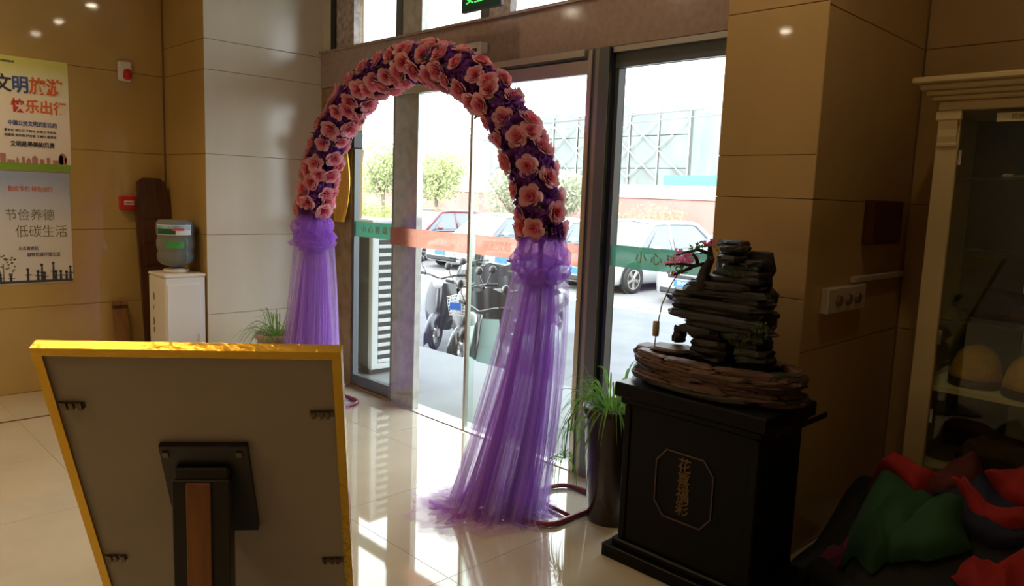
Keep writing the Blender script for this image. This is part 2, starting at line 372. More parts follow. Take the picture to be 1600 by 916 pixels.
# gold satin drape by the jamb
M['gold_satin'] = mat('gold_satin', (0.80, 0.52, 0.04), 0.32, 0.25, spec=0.7)
gd = thing('gold_drape', 'gold satin drape hanging on the brown stone jamb behind the arch', 'drape', (-4.93, 3.035, 1.25))
def drape(u, v):
    x = (u - 0.5) * (0.13 + 0.10 * math.sin(v * PI) + 0.05 * v)
    return (x + 0.03 * math.sin(v * 5), 0.012 * math.sin(u * 34 + 3 * v) - 0.012, v * 0.78)
MB().grid(drape, 34, 20).build('cloth', M['gold_satin'], gd, smooth=True)
MB().cyl((-0.13, -0.012, 0.785), (0.13, -0.012, 0.785), 0.009, 10).build('rail', M['bronze'], gd)

# ------------------------------------------------------------------ downlights
M['lampglow'] = mat('lamp_glow', (1, 0.9, 0.7), 0.5, emit=(1.0, 0.86, 0.62), es=90)
ring_me = MB().lathe([(0.052, 0), (0.07, 0), (0.07, -0.006), (0.05, -0.010), (0.05, 0)], n=20).mesh('trim_ring', M['white'], True)
lens_me = MB().lathe([(0.0001, -0.003), (0.050, -0.003)], n=20).mesh('lens', M['lampglow'])
nlab = 0
for (y, xs, e) in ((2.52, (-3.06, -1.81, -0.71), 0.12), (0.4, (-5.1, -3.85, -2.6), 1.0), (-1.78, (-5.1, -3.85, -2.6, -1.35), 1.0), (-3.9, (-3.85, -2.6, -1.35), 1.0)):
    for x in xs:
        nlab += 1
        row = {2.52: 'row nearest the glass doors', 0.4: 'second row from the glass doors', -1.78: 'third row from the glass doors', -3.9: 'row by the rear wall'}[y]
        t = thing('downlight', '%s recessed downlight from the poster wall in the %s' % (('first', 'second', 'third', 'fourth')[xs.index(x)], row), 'downlight', (x, y, CZ), group='recessed ceiling downlights')
        link('trim_ring', ring_me, t); link('lens', lens_me, t)
        ld = bpy.data.lights.new('downlight_bulb', 'SPOT'); ld.energy = LAMP_W * e; ld.color = WARM; ld.spot_size = R(118); ld.spot_blend = 0.6; ld.shadow_soft_size = 0.05
        lo = bpy.data.objects.new('downlight_bulb', ld); COL.objects.link(lo); lo.location = (x, y, CZ - 0.03)

# ------------------------------------------------------------------ posters
def print_mat(name, stops):
    m = bpy.data.materials.new(name); m.use_nodes = True; nt = m.node_tree; b = nt.nodes['Principled BSDF']; b.inputs['Roughness'].default_value = 0.35
    tc = nt.nodes.new('ShaderNodeTexCoord'); sx = nt.nodes.new('ShaderNodeSeparateXYZ'); nz = nt.nodes.new('ShaderNodeTexNoise'); nz.inputs['Scale'].default_value = 6
    ma = nt.nodes.new('ShaderNodeMath'); ma.operation = 'MULTIPLY_ADD'; ma.inputs[1].default_value = 0.12; cr = nt.nodes.new('ShaderNodeValToRGB')
    nt.links.new(tc.outputs['Generated'], sx.inputs[0]); nt.links.new(tc.outputs['Object'], nz.inputs['Vector'])
    nt.links.new(nz.outputs['Fac'], ma.inputs[0]); nt.links.new(sx.outputs['Z'], ma.inputs[2]); nt.links.new(ma.outputs[0], cr.inputs[0]); nt.links.new(cr.outputs[0], b.inputs['Base Color'])
    el = cr.color_ramp.elements
    while len(el) < len(stops): el.new(0.5)
    for e, (p, c) in zip(el, stops): e.position = p; e.color = (*c, 1)
    return m
def ink(name, c): return mat(name, c, 0.5)
I_or, I_dk, I_rd, I_bl, I_gn, I_br, I_gd = ink('ink_orange', (0.75, 0.16, 0.03)), ink('ink_dark', (0.05, 0.05, 0.06)), ink('ink_red', (0.6, 0.05, 0.03)), ink('ink_navy', (0.06, 0.10, 0.28)), ink('ink_grass', (0.22, 0.38, 0.03)), ink('ink_rose', (0.45, 0.20, 0.18)), ink('ink_olive', (0.22, 0.20, 0.10))
p1 = thing('travel_poster', 'upper wall poster with orange and dark headline on pale yellow paper', 'poster', (-5.999, 1.255, 1.912))
MB().box(0, 0.003, -0.268, 0.268, -0.372, 0.376).build('sheet', print_mat('poster_sky', [(0.0, (0.80, 0.72, 0.62)), (0.5, (0.88, 0.80, 0.68)), (0.85, (0.84, 0.82, 0.55)), (1.0, (0.72, 0.70, 0.18))]), p1)
for k, (ch, ik) in enumerate(zip('\u6587\u660e\u65c5\u6e38', (I_dk, I_bl, I_or, I_or))):
    text(ch, 0.118, ik, p1, (0.0045, -0.118 + 0.1 * k, 0.188), FACE_X, sx=0.86, off=0.003)
for k, ch in enumerate('\u5feb\u4e50\u51fa\u884c'):
    text(ch, 0.092, I_or if k else I_rd, p1, (0.0045, -0.035 + 0.082 * k, 0.052), FACE_X, sx=0.9, off=0.0025)
text('\u4e2d\u56fd\u516c\u6c11\u6587\u660e\u65c5\u6e38\u516c\u7ea6', 0.036, I_bl, p1, (0.0045, 0.045, -0.060), FACE_X, sx=0.8, off=0.001)
text('\u91cd\u5b89\u5168 \u8bb2\u793c\u4eea \u4e0d\u55a7\u54d7 \u675c\u964b\u4e60 \u5b88\u826f\u4fd7', 0.021, I_dk, p1, (0.0045, 0.03, -0.108), FACE_X, sx=0.9)
text('\u660e\u4e8b\u7406 \u7231\u73af\u5883 \u62a4\u53e4\u8ff9 \u6587\u660e\u884c \u6700\u5f97\u4f53', 0.021, I_dk, p1, (0.0045, 0.03, -0.140), FACE_X, sx=0.9)
text('\u6587\u660e\u662f\u6700\u7f8e\u7684\u98ce\u666f', 0.040, I_dk, p1, (0.0045, 0.04, -0.198), FACE_X, sx=0.82, off=0.001)
text('\u8bb2\u6587\u660e\u6811\u65b0\u98ce', 0.018, I_dk, p1, (0.0045, -0.10, 0.338), FACE_X)
mb = MB(); mg = MB(); y = -0.262
while y < 0.24:
    wd = random.uniform(0.012, 0.045); h = random.uniform(0.02, 0.065); mb.box(0.003, 0.0042, y, y + wd, -0.325, -0.325 + h)
    if random.random() < 0.4: mb.prism([(y, -0.325 + h), (y + wd, -0.325 + h), (y + wd / 2, -0.305 + h)], 0.0012, 'x', 0.003)
    y += wd + random.uniform(0, 0.02)
mb.prism([(0.215 + 0.026 * math.cos(a * PI / 6), -0.285 + 0.042 * math.sin(a * PI / 6)) for a in range(12)], 0.0012, 'x', 0.003)
mb.build('printed_skyline', I_br, p1)
MB().box(0.003, 0.0044, -0.266, 0.266, -0.370, -0.322).build('printed_lawn', I_gn, p1)
p2 = thing('saving_poster', 'lower wall poster with dark headline on grey blue paper', 'poster', (-5.999, 1.240, 1.150))
MB().box(0, 0.003, -0.268, 0.268, -0.383, 0.383).build('sheet', print_mat('poster_dusk', [(0.0, (0.72, 0.68, 0.60)), (0.55, (0.70, 0.67, 0.64)), (0.8, (0.55, 0.58, 0.66)), (1.0, (0.35, 0.42, 0.58))]), p2)
text('\u8282\u4fed\u517b\u5fb7', 0.084, I_gd, p2, (0.0045, 0.02, 0.085), FACE_X, sx=0.88, off=-0.0002)
text('\u4f4e\u78b3\u751f\u6d3b', 0.090, I_gd, p2, (0.0045, 0.085, -0.028), FACE_X, sx=0.88, off=-0.0002)
text('\u52e4\u4fed\u8282\u7ea6 \u7eff\u8272\u51fa\u884c', 0.040, I_or, p2, (0.0045, 0.03, 0.265), FACE_X, sx=0.8)
text('\u4ece\u70b9\u6ef4\u505a\u8d77', 0.028, I_dk, p2, (0.0045, 0.0, -0.140), FACE_X, sx=0.85)
text('\u5021\u5bfc\u4f4e\u78b3\u73af\u4fdd\u751f\u6d3b', 0.030, I_dk, p2, (0.0045, 0.09, -0.185), FACE_X, sx=0.85)
mb = MB()
for k, (y, h) in enumerate(((-0.17, 0.04), (-0.11, 0.03), (-0.01, 0.07), (0.05, 0.055), (0.075, 0.10), (0.09, 0.04), (0.145, 0.11), (0.16, 0.05), (0.19, 0.05), (0.225, 0.045), (0.25, 0.08))):
    mb.prism([(y - 0.008, -0.36), (y + 0.009, -0.36), (y + 0.006, -0.36 + h), (y - 0.004, -0.36 + h)], 0.0012, 'x', 0.003)
    mb.prism([(y + 0.010 * math.cos(a * PI / 4), -0.355 + h + 0.010 * math.sin(a * PI / 4)) for a in range(8)], 0.0012, 'x', 0.003)
    mb.box(0.003, 0.0042, y - 0.018, y + 0.024, -0.36 + h * 0.5, -0.355 + h * 0.5)
mb.box(0.003, 0.0042, -0.266, 0.266, -0.378, -0.36); mb.build('printed_figures', I_dk, p2)
mb = MB()
for k in range(34):
    a = random.uniform(0, 2 * PI); r = random.uniform(0.02, 0.09); cy, cz = -0.15 + r * math.cos(a), -0.24 + r * math.sin(a)
    mb.box(0.003, 0.0042, cy - 0.006, cy + 0.006, cz - 0.006, cz + 0.006)
mb.box(0.003, 0.0042, -0.155, -0.147, -0.37, -0.24); mb.build('printed_tree', I_gd, p2)

# ------------------------------------------------------------------ alarm and call point
M['alarmred'] = mat('alarm_red', (0.55, 0.02, 0.02), 0.3)
al = thing('fire_alarm', 'small cream wall alarm with a red lens high on the yellow wall', 'alarm', (-5.999, 1.885, 2.28))
MB().box(0, 0.045, -0.045, 0.045, -0.07, 0.07, 0.01).build('housing', M['offwhite'], al)
MB().lathe([(0.0001, 0.03), (0.02, 0.025), (0.03, 0.0), (0.03, -0.03), (0.022, -0.045), (0.0001, -0.05)], (0.045, 0.012, -0.012), 16).build('lens', M['alarmred'], al, smooth=True)
cp = thing('call_point', 'small red call point box with a white label low on the yellow wall', 'call point', (-5.999, 1.88, 1.333))
MB().box(0, 0.04, -0.055, 0.055, -0.052, 0.052, 0.006).build('housing', M['alarmred'], cp)
lb_ = MB().box(0.04, 0.042, -0.03, 0.038, -0.012, 0.018).build('label_plate', M['offwhite'], cp)
text('\u706b\u8b66\u6309\u94ae', 0.018, I_rd, lb_, (0.0428, 0.004, 0.003), FACE_X, sx=0.9)

# ------------------------------------------------------------------ leaning board, plank, water dispenser
M['darkwood'] = mat('dark_wood', (0.10, 0.035, 0.015), 0.35, var=0.45, scale=7, stretch=(6, 6, 0.6), bump=0.1)
M['midwood'] = mat('mid_wood', (0.30, 0.14, 0.05), 0.45, var=0.4, scale=7, stretch=(6, 6, 0.6))
bd = thing('carved_board', 'tall dark brown wooden board leaning in the corner behind the water dispenser', 'board', (-5.76, 2.03, 0.0))
poly = [(-0.115, 0), (0.10, 0), (0.115, 1.35), (0.10, 1.50), (0.06, 1.53), (-0.06, 1.53), (-0.095, 1.50), (-0.10, 1.40), (-0.118, 1.36)]
MB().prism(poly, 0.04, 'x').build('slab', M['darkwood'], bd, rot=(0, R(-7.5), 0))
for k in range(7): MB().prism([(-0.07 + 0.02 * math.sin(k), 0.2 + k * 0.17), (0.06, 0.22 + k * 0.17), (0.05, 0.30 + k * 0.17), (-0.05, 0.29 + k * 0.17)], 0.006, 'x', 0.0395).build('relief', M['darkwood'], bd, rot=(0, R(-7.5), 0))
pk = thing('plank', 'short lighter brown plank leaning on the wall beside the tall dark board', 'plank', (-5.86, 1.80, 0.0))
MB().box(0, 0.025, -0.055, 0.045, 0, 0.62, 0.004).build('slab', M['midwood'], pk, rot=(0, R(-10), 0))
MB().box(-0.001, 0.0265, -0.056, 0.046, 0.56, 0.585).build('end_band', M['darkwood'], pk, rot=(0, R(-10), 0))
wd = thing('water_dispenser', 'white water dispenser cabinet standing against the pillar under a bottle', 'dispenser', (-5.425, 2.015, 0))
MB().box(-0.155, 0.155, -0.135, 0.14, 0.02, 0.845, 0.008).build('cabinet', M['white'], wd)
MB().box(-0.16, 0.16, -0.14, 0.145, 0.845, 0.868, 0.008).build('top', M['offwhite'], wd)
dd = MB().box(0.155, 0.162, -0.125, 0.105, 0.06, 0.80, 0.003).build('door', M['white'], wd)
MB().box(0.162, 0.172, 0.085, 0.095, 0.36, 0.44, 0.002).build('handle', M['offwhite'], dd)
M['stain'] = mat('rust_stain', (0.32, 0.22, 0.10), 0.7)
mb = MB()
for (x, z, a, b) in ((-0.06, 0.70, 0.02, 0.035), (-0.07, 0.62, 0.012, 0.02), (-0.065, 0.52, 0.022, 0.03), (-0.06, 0.46, 0.018, 0.03), (-0.02, 0.30, 0.02, 0.03)):
    mb.prism([(x + a * math.cos(k * PI / 4) * random.uniform(.7, 1.1), z + b * math.sin(k * PI / 4) * random.uniform(.7, 1.1)) for k in range(8)], 0.001, 'y', -0.1358)
part_label(mb.build('rust_stain', M['stain'], wd), 'brown rust spots on the side panel')
MB().lathe([(0.07, 0.868), (0.085, 0.872), (0.085, 0.89), (0.06, 0.90)], (0, 0, 0), 20).build('bottle_socket', M['offwhite'], wd, smooth=True)
for sx_ in (-0.12, 0.12):
    for sy_ in (-0.1, 0.1): MB().cyl((sx_, sy_, 0), (sx_, sy_, 0.025), 0.015, 10).build('foot', M['black'], wd)
M['bottle'] = mat('bottle_plastic', (0.50, 0.62, 0.66), 0.08, trans=0.75, ior=1.2)
bt = thing('water_bottle', 'large blue grey water bottle upside down on the white dispenser', 'bottle', (-5.425, 2.015, 0.90))
pf = [(0.03, 0.0), (0.045, 0.012), (0.10, 0.03), (0.122, 0.055), (0.126, 0.10), (0.118, 0.112), (0.118, 0.13), (0.126, 0.142), (0.126, 0.20), (0.118, 0.21), (0.118, 0.225), (0.127, 0.235), (0.127, 0.31), (0.12, 0.328), (0.105, 0.338), (0.0001, 0.340)]
MB().lathe(pf, n=28).build('body', M['bottle'], bt, smooth=True)
M['lab_blue'] = mat('bottle_label_blue', (0.10, 0.36, 0.66), 0.4, var=0.9, scale=18, col2=(0.45, 0.62, 0.75)); M['lab_white'] = mat('bottle_label_white', (0.75, 0.80, 0.82), 0.4); M['lab_hill'] = mat('bottle_label_hill', (0.03, 0.16, 0.06), 0.4, var=0.5, scale=18); M['lab_red'] = mat('bottle_label_red', (0.6, 0.10, 0.08), 0.4); M['lab_green'] = mat('bottle_label_green', (0.08, 0.40, 0.10), 0.4, var=0.5, scale=10)
def arc_label(m, a0, a1, z0, z1, r): return MB().grid(lambda u, v: (r * math.cos(a0 + (a1 - a0) * u), r * math.sin(a0 + (a1 - a0) * u), z0 + (z1 - z0) * v), 14, 2).build('label_wrap', m, bt, smooth=True)
arc_label(M['lab_white'], R(-85), R(30), 0.237, 0.306, 0.1285); arc_label(M['lab_blue'], R(-82), R(27), 0.272, 0.302, 0.1292); arc_label(M['lab_hill'], R(-82), R(-20), 0.241, 0.280, 0.1296); arc_label(M['lab_red'], R(-30), R(5), 0.268, 0.284, 0.1299); arc_label(M['lab_green'], R(-50), R(5), 0.146, 0.197, 0.1275)

# ------------------------------------------------------------------ sign board on a stand (seen from behind)
M['gold'] = mat('gold_frame', (0.75, 0.46, 0.05), 0.25, 0.85, bump=0.3, scale=60)
M['backing'] = mat('backing_board', (0.46, 0.40, 0.32), 0.75, var=0.08, scale=3)
M['standblack'] = mat('stand_black', (0.015, 0.013, 0.012), 0.4)
M['standwood'] = mat('stand_wood_insert', (0.32, 0.13, 0.035), 0.4, var=0.3, scale=9, stretch=(5, 5, 0.5))
hvec = Vector((0.6237, 0.7816, 0)); dvec = Vector((-0.311, 0.248, -0.917)); dvec = (dvec - hvec * dvec.dot(hvec)).normalized(); nvec = hvec.cross(dvec)
ez = thing('sign_stand', 'gold framed sign board seen from behind on a black floor stand', 'sign stand', (-1.615, 0.66, 0), math.atan2(0.7816, 0.6237))
inv = Matrix.Translation((-1.615, 0.66, 0)) @ Matrix.Rotation(math.atan2(0.7816, 0.6237), 4, 'Z'); inv = inv.inverted()
A0 = Vector((-1.685, 0.342, 1.168)); FW, FH = 0.60, 0.82
def bpt(a, b, c): return inv @ (A0 + hvec * a + dvec * b + nvec * c)     # board coordinates to stand coordinates; c > 0 is the picture side
def bbox(mb, a0, a1, b0, b1, c0, c1):
    vs = [bpt(a, b, c) for c in (c0, c1) for b in (b0, b1) for a in (a0, a1)]
    return mb.add(vs, [(0, 2, 3, 1), (4, 5, 7, 6), (0, 1, 5, 4), (2, 6, 7, 3), (0, 4, 6, 2), (1, 3, 7, 5)])
def rail(p):                                                    # mitred rail: four corner points in (a,b), thickness in c
    vs = [bpt(a, b, c) for c in (-0.002, 0.026) for (a, b) in p]
    return MB().add(vs, [(0, 1, 2, 3), (7, 6, 5, 4)] + [(i, 4 + i, 4 + (i + 1) % 4, (i + 1) % 4) for i in range(4)])
fwid = 0.019
O = [(0, 0), (FW, 0), (FW, FH), (0, FH)]; I = [(fwid, fwid), (FW - fwid, fwid), (FW - fwid, FH - fwid), (fwid, FH - fwid)]
for k in range(4): rail([O[k], O[(k + 1) % 4], I[(k + 1) % 4], I[k]]).build('frame_rail', M['gold'], ez)
bbox(MB(), fwid, FW - fwid, fwid, FH - fwid, 0.004, 0.012).build('back_panel', M['backing'], ez)
bbox(MB(), fwid, FW - fwid, fwid, FH - fwid, 0.018, 0.021).build('front_sheet', M['darkwall'], ez)
M['clip'] = mat('clip_metal', (0.16, 0.12, 0.08), 0.35, 0.8)
for (a, sgn, b) in ((0.022, 1, 0.146), (FW - 0.022, -1, 0.166), (0.022, 1, 0.612), (FW - 0.022, -1, 0.632)):
    a1 = a + sgn * 0.05; mb = MB(); bbox(mb, min(a, a1), max(a, a1), b - 0.007, b + 0.007, 0.0005, 0.004)
    for q in (0.25, 0.5, 0.85):
        am = a + (a1 - a) * q; bbox(mb, am - 0.004, am + 0.004, b - 0.009, b + 0.009, -0.005, 0.001)
    mb.build('clip', M['clip'], ez)
hp = bbox(MB(), 0.206, 0.390, 0.248, 0.508, -0.012, 0.003).build('head_plate', M['standblack'], ez)
for a in (0.218, 0.372):
    bbox(MB(), a - 0.006, a + 0.006, 0.262, 0.276, -0.016, -0.012).build('screw', M['clip'], hp)
# the stand's own frame: x along the board, y away from the camera
sx0, sx1 = -0.062, 0.060
MB().box(sx0, sx1, -0.055, -0.012, 0.015, 0.86, 0.003).build('post', M['standblack'], ez)
MB().box(-0.030, 0.022, -0.062, -0.054, 0.02, 0.855, 0.002).build('post_insert', M['standwood'], ez)
MB().box(sx0 + 0.004, sx1 - 0.004, -0.05, 0.03, 0.82, 0.885, 0.004).build('neck', M['standblack'], ez)
MB().box(-0.21, 0.21, -0.16, 0.20, 0.0, 0.016, 0.005).build('base_plate', M['standblack'], ez)

# ------------------------------------------------------------------ flower arch
M['pink'] = leaf_mat('pink_petals', (0.80, 0.13, 0.24), (0.97, 0.62, 0.66), 0.35, 35, 0.075)
M['purple'] = leaf_mat('purple_petals', (0.07, 0.012, 0.13), (0.32, 0.10, 0.48), 0.3, 40, 0.075)
M['greenleaf'] = leaf_mat('leaf_green', (0.05, 0.12, 0.03), (0.14, 0.24, 0.06), 0.3, 20)
M['sprig'] = leaf_mat('pale_sprig', (0.50, 0.52, 0.34), (0.62, 0.6, 0.5), 0.3, 20)
M['archpaint'] = mat('dark_red_tube', (0.22, 0.03, 0.05), 0.3)
def rose_mesh(name, m, seed, rings):
    rnd = random.Random(seed); mb = MB()
    for (n, r0, h, tilt, wd, cup) in rings:
        a0 = rnd.uniform(0, 6.28)
        for k in range(n):
            a = a0 + 2 * PI * k / n + rnd.uniform(-0.12, 0.12); t = tilt + rnd.uniform(-0.12, 0.12); hh = h * rnd.uniform(0.88, 1.1); ww = wd * rnd.uniform(0.9, 1.1); rf = rnd.uniform(-1, 1)
            ca, sa = math.cos(a), math.sin(a)
            def P(u, v):
                s = (u - 0.5) * 2; half = ww * math.sin(min(1.0, 0.25 + 0.9 * v) * PI * 0.62)
                rad = r0 * (0.35 + 0.5 * math.sin(min(1.0, v * 1.3) * PI / 2)) + v * hh * math.sin(t) + 0.013 * max(0.0, v - 0.6) * 2.5 * (1 - 0.5 * s * s) - cup * s * s * half * 0.6
                z = v * hh * math.cos(t) - 0.010 * max(0.0, v - 0.7) * 3.3 + 0.003 * math.sin(s * 5 + rf * 3) * v - 0.10 * s * s * v * hh
                l = s * half
                return (ca * rad - sa * l, sa * rad + ca * l, z)
            mb.grid(P, 6, 6)
    return mb.mesh(name, m, True)
ROSE = [(3, 0.003, 0.064, 0.02, 0.017, 1.0), (3, 0.014, 0.066, 0.08, 0.028, 0.95), (4, 0.030, 0.064, 0.18, 0.034, 0.85), (5, 0.046, 0.058, 0.34, 0.038, 0.7), (5, 0.060, 0.050, 0.55, 0.040, 0.5)]
PEON = [(5, 0.008, 0.046, 0.25, 0.015, 0.5), (8, 0.016, 0.048, 0.65, 0.016, 0.35), (9, 0.022, 0.050, 1.05, 0.017, 0.2), (9, 0.024, 0.050, 1.45, 0.018, 0.1)]
pinks = [rose_mesh('rose', M['pink'], s, ROSE) for s in (1, 2, 3)]
purps = [rose_mesh('purple_flower', M['purple'], s, PEON) for s in (4, 5, 6)]
AY = 2.60; AXC = -3.492; AA, AB = 1.047, 0.955; AZ0 = 1.245
ar = thing('flower_arch', 'tall arch of pink and purple roses with purple tulle legs before the glass doors', 'arch', (AXC, AY, 0))
def arch_pt(s):                    # s in metres from the left spring down: returns point, tangent in arch coordinates
    return None
path = [Vector((-AA, 0, z)) for z in (0.012, 0.4, 0.8, 1.1)] + [Vector((-AA * math.cos(k * PI / 40), 0, AZ0 + AB * math.sin(k * PI / 40))) for k in range(41)] + [Vector((AA, 0, z)) for z in (1.1, 0.8, 0.4, 0.012)]
MB().tube(path, 0.013, 8).build('tube_frame', M['archpaint'], ar, smooth=True)
for sg in (-1, 1):
    x0, x1 = (AA - 0.02, AA + 0.29) if sg > 0 else (-AA - 0.12, -AA + 0.19)
    cx, cy, hx, hy, rr = (x0 + x1) / 2, 0.03, (x1 - x0) / 2, 0.24, 0.10
    ring = []
    for (qx, qy, a0) in ((1, 1, 0), (-1, 1, 90), (-1, -1, 180), (1, -1, 270)):
        for k in range(7):
            a = R(a0 + 15 * k); ring.append((cx + qx * (hx - rr) + rr * math.cos(a), cy + qy * (hy - rr) + rr * math.sin(a), 0.014))
    fb = MB().tube(ring, 0.0125, 8, closed=True).build('base_ring', M['archpaint'], ar, smooth=True)
    MB().cyl((x0 + 0.02, 0.0, 0.014), (x1 - 0.02, -0.02, 0.014), 0.010, 8).build('cross_bar', M['archpaint'], fb, smooth=True)
# dense flower covering: rings of blooms along the curve
pts = [Vector((-AA, 0, 1.32 - 0.0))] + [Vector((-AA * math.cos(k * PI / 120), 0, AZ0 + AB * math.sin(k * PI / 120))) for k in range(4, 117)] + [Vector((AA, 0, 1.31))]
L = [0.0]
for a, b in zip(pts, pts[1:]): L.append(L[-1] + (b - a).length)
def along(s):
    for i in range(len(L) - 1):
        if L[i + 1] >= s or i == len(L) - 2:
            f = (s - L[i]) / max(1e-6, L[i + 1] - L[i]); p = pts[i].lerp(pts[i + 1], f); return p, (pts[i + 1] - pts[i]).normalized()
NR = 43; NC = 9
rnd = random.Random(11)
green = MB(); sprig = MB(); core = []
for j in range(NR):
    s = L[-1] * (j + 0.5) / NR; p, t = along(s); nrm = Vector((t.z, 0, -t.x)); by = Vector((0, 1, 0))
    for k in range(NC):
        ang = 2 * PI * (k + 0.5 * (j % 2)) / NC + rnd.uniform(-0.12, 0.12)
        d = nrm * math.cos(ang) + by * math.sin(ang)
        isp = (k - (j - j % 2) // 2 - j) % 3 == 0                  # every pink bloom ringed by purple ones
        if rnd.random() < (0.02 if isp else 0.14): isp = not isp
        me = rnd.choice(pinks if isp else purps); rr = 0.066 + rnd.uniform(-0.006, 0.010) + (0.024 if isp else 0)
        q = p + t * rnd.uniform(-0.012, 0.012) + d * rr
        o = link('rose' if isp else 'purple_flower', me, ar)
        dd = (d + t * rnd.uniform(-0.35, 0.35) + Vector((0, 0, -0.1))).normalized()
        qt = dd.to_track_quat('Z', 'Y'); sc = rnd.uniform(0.84, 1.08) * (0.71 if isp else 0.98)
        o.matrix_local = Matrix.LocRotScale(q, qt @ Matrix.Rotation(rnd.uniform(0, 6.28), 3, 'Z').to_quaternion(), Vector((sc, sc, sc)))
    for k in range(16):
        ang = rnd.uniform(0, 2 * PI); d = nrm * math.cos(ang) + by * math.sin(ang); q = p + t * rnd.uniform(-0.04, 0.04) + d * rnd.uniform(0.085, 0.125)
        e = Vector((rnd.uniform(-1, 1), rnd.uniform(-1, 1), rnd.uniform(-1, 1))).normalized(); f = d.cross(e).normalized(); l = rnd.uniform(0.018, 0.032)
        tgt = green if rnd.random() < 0.7 else sprig
        if tgt is sprig: l *= 0.5
        tgt.add([q - f * l * 0.3, q + d * l * 0.5 + e * l * 0.4, q + f * l * 0.3, q - d * l * 0.5 - e * l * 0.4], [(0, 1, 2, 3)])
green.build('small_leaves', M['greenleaf'], ar, kind='stuff'); sprig.build('pale_sprigs', M['sprig'], ar, kind='stuff')
MB().tube([along(L[-1] * k / 60)[0] for k in range(61)], 0.055, 12).build('flower_core', M['greenleaf'], ar, smooth=True)

# tulle legs
M['tulle_in'] = sheer_mat('tulle_inner', (0.44, 0.11, 0.68), 0.36, 0.85, 0.6)
M['tulle_out'] = sheer_mat('tulle_outer', (0.66, 0.46, 0.92), 0.13, 0.5, 0.5)
M['tulle_poof'] = sheer_mat('tulle_gather', (0.54, 0.24, 0.84), 0.34, 0.5, 0.6)
def tulle_sheet(sg, seed, r_top, r_bot, lean, m, floor_len, ph, amp, name='tulle_drape', a0=0.0, a1=2 * PI, zt=1.10):
    rnd = random.Random(seed); c0 = Vector((sg * AA, 0, zt))
    f1, f2, f3 = rnd.choice((9, 11, 13)), rnd.choice((17, 21, 23)), rnd.choice((37, 41))
    o1, o2, o3 = rnd.uniform(0, 6), rnd.uniform(0, 6), rnd.uniform(0, 6)
    full = (a1 - a0) > 6.2
    def P(u, v):
        th = a0 + (a1 - a0) * u
        tt = min(1.0, v / 0.86); fl_ = max(0.0, (v - 0.86) / 0.14)
        pl = amp * (0.30 + 0.70 * tt) * (math.sin(f1 * th + o1 + 2 * tt) * 0.5 + math.sin(f2 * th + o2 - 1.5 * tt) * 0.35 + math.sin(f3 * th + o3) * 0.22)
        r = (r_top + (r_bot - r_top) * (tt ** 0.85)) * (1 + pl)
        cx = c0.x + lean[0] * tt ** 1.5; cy = lean[1] * tt ** 1.5
        x = cx + r * math.cos(th); yv = cy + r * math.sin(th) * 0.92; z = zt * (1 - tt) + 0.006
        if fl_ > 0:
            bias = 0.35 + 0.65 * max(0.0, math.cos(th - R(235)))
            ext = floor_len * fl_ * bias * (1.0 + 0.30 * math.sin(3 * th + o1) + 0.12 * math.sin(7 * th + o2))
            x += math.cos(th) * ext; yv += math.sin(th) * ext; z = 0.006 + 0.030 * (1 + math.sin(f1 * th * 0.5 + 7 * fl_ + o2)) * fl_ * (1.15 - fl_)
        return (x, yv, z)
    return MB().grid(P, 200 if full else 90, 34, wrap=full).build(name, m, ar, smooth=True)
for sg, lean in ((1, (-0.03, -0.20)), (-1, (0.02, -0.06))):
    tulle_sheet(sg, 3 + sg, 0.050, 0.10, lean, M['tulle_in'], 0.10, 0, 0.50)
    tulle_sheet(sg, 13 + sg, 0.065, 0.15, lean, M['tulle_in'], 0.14, 1, 0.36)
    tulle_sheet(sg, 23 + sg, 0.085, 0.22, lean, M['tulle_out'], 0.18, 2, 0.20)
    tulle_sheet(sg, 33 + sg, 0.13, 0.235 if sg > 0 else 0.22, lean, M['tulle_out'], 0.16, 2, 0.14, zt=1.16)
    # gathered poof under the flowers
    for q, (rr, zz, hh) in enumerate(((0.115, 1.235, 0.12), (0.140, 1.145, 0.075), (0.085, 1.20, 0.14), (0.125, 1.20, 0.13))):
        rnd = random.Random(90 + q * 2 + sg); pz = Vector((rnd.uniform(0, 9), rnd.uniform(0, 9), 3))
        def P(u, v, rr=rr, zz=zz, hh=hh, pz=pz):
            th = 2 * PI * u; ph = PI * v; s = math.sin(ph)
            d = Vector((math.cos(th) * s, math.sin(th) * s, math.cos(ph)))
            k = 1 + 0.42 * noise.noise(d * 2.2 + pz) + 0.10 * noise.noise(d * 4.5 + pz) * s + 0.07 * math.sin(9 * th + 2 * ph) * s * s
            return (sg * AA + d.x * rr * k, d.y * rr * k, zz + d.z * hh * k)
        MB().grid(P, 64, 24, wrap=True).build('tulle_gather', M['tulle_poof'], ar, smooth=True)
    MB().lathe([(0.062, 1.085), (0.068, 1.10), (0.068, 1.115), (0.06, 1.125)], (sg * AA, 0, 0), 24).build('tie_ribbon', mat('tie_ribbon', (0.25, 0.04, 0.45), 0.5), ar, smooth=True)

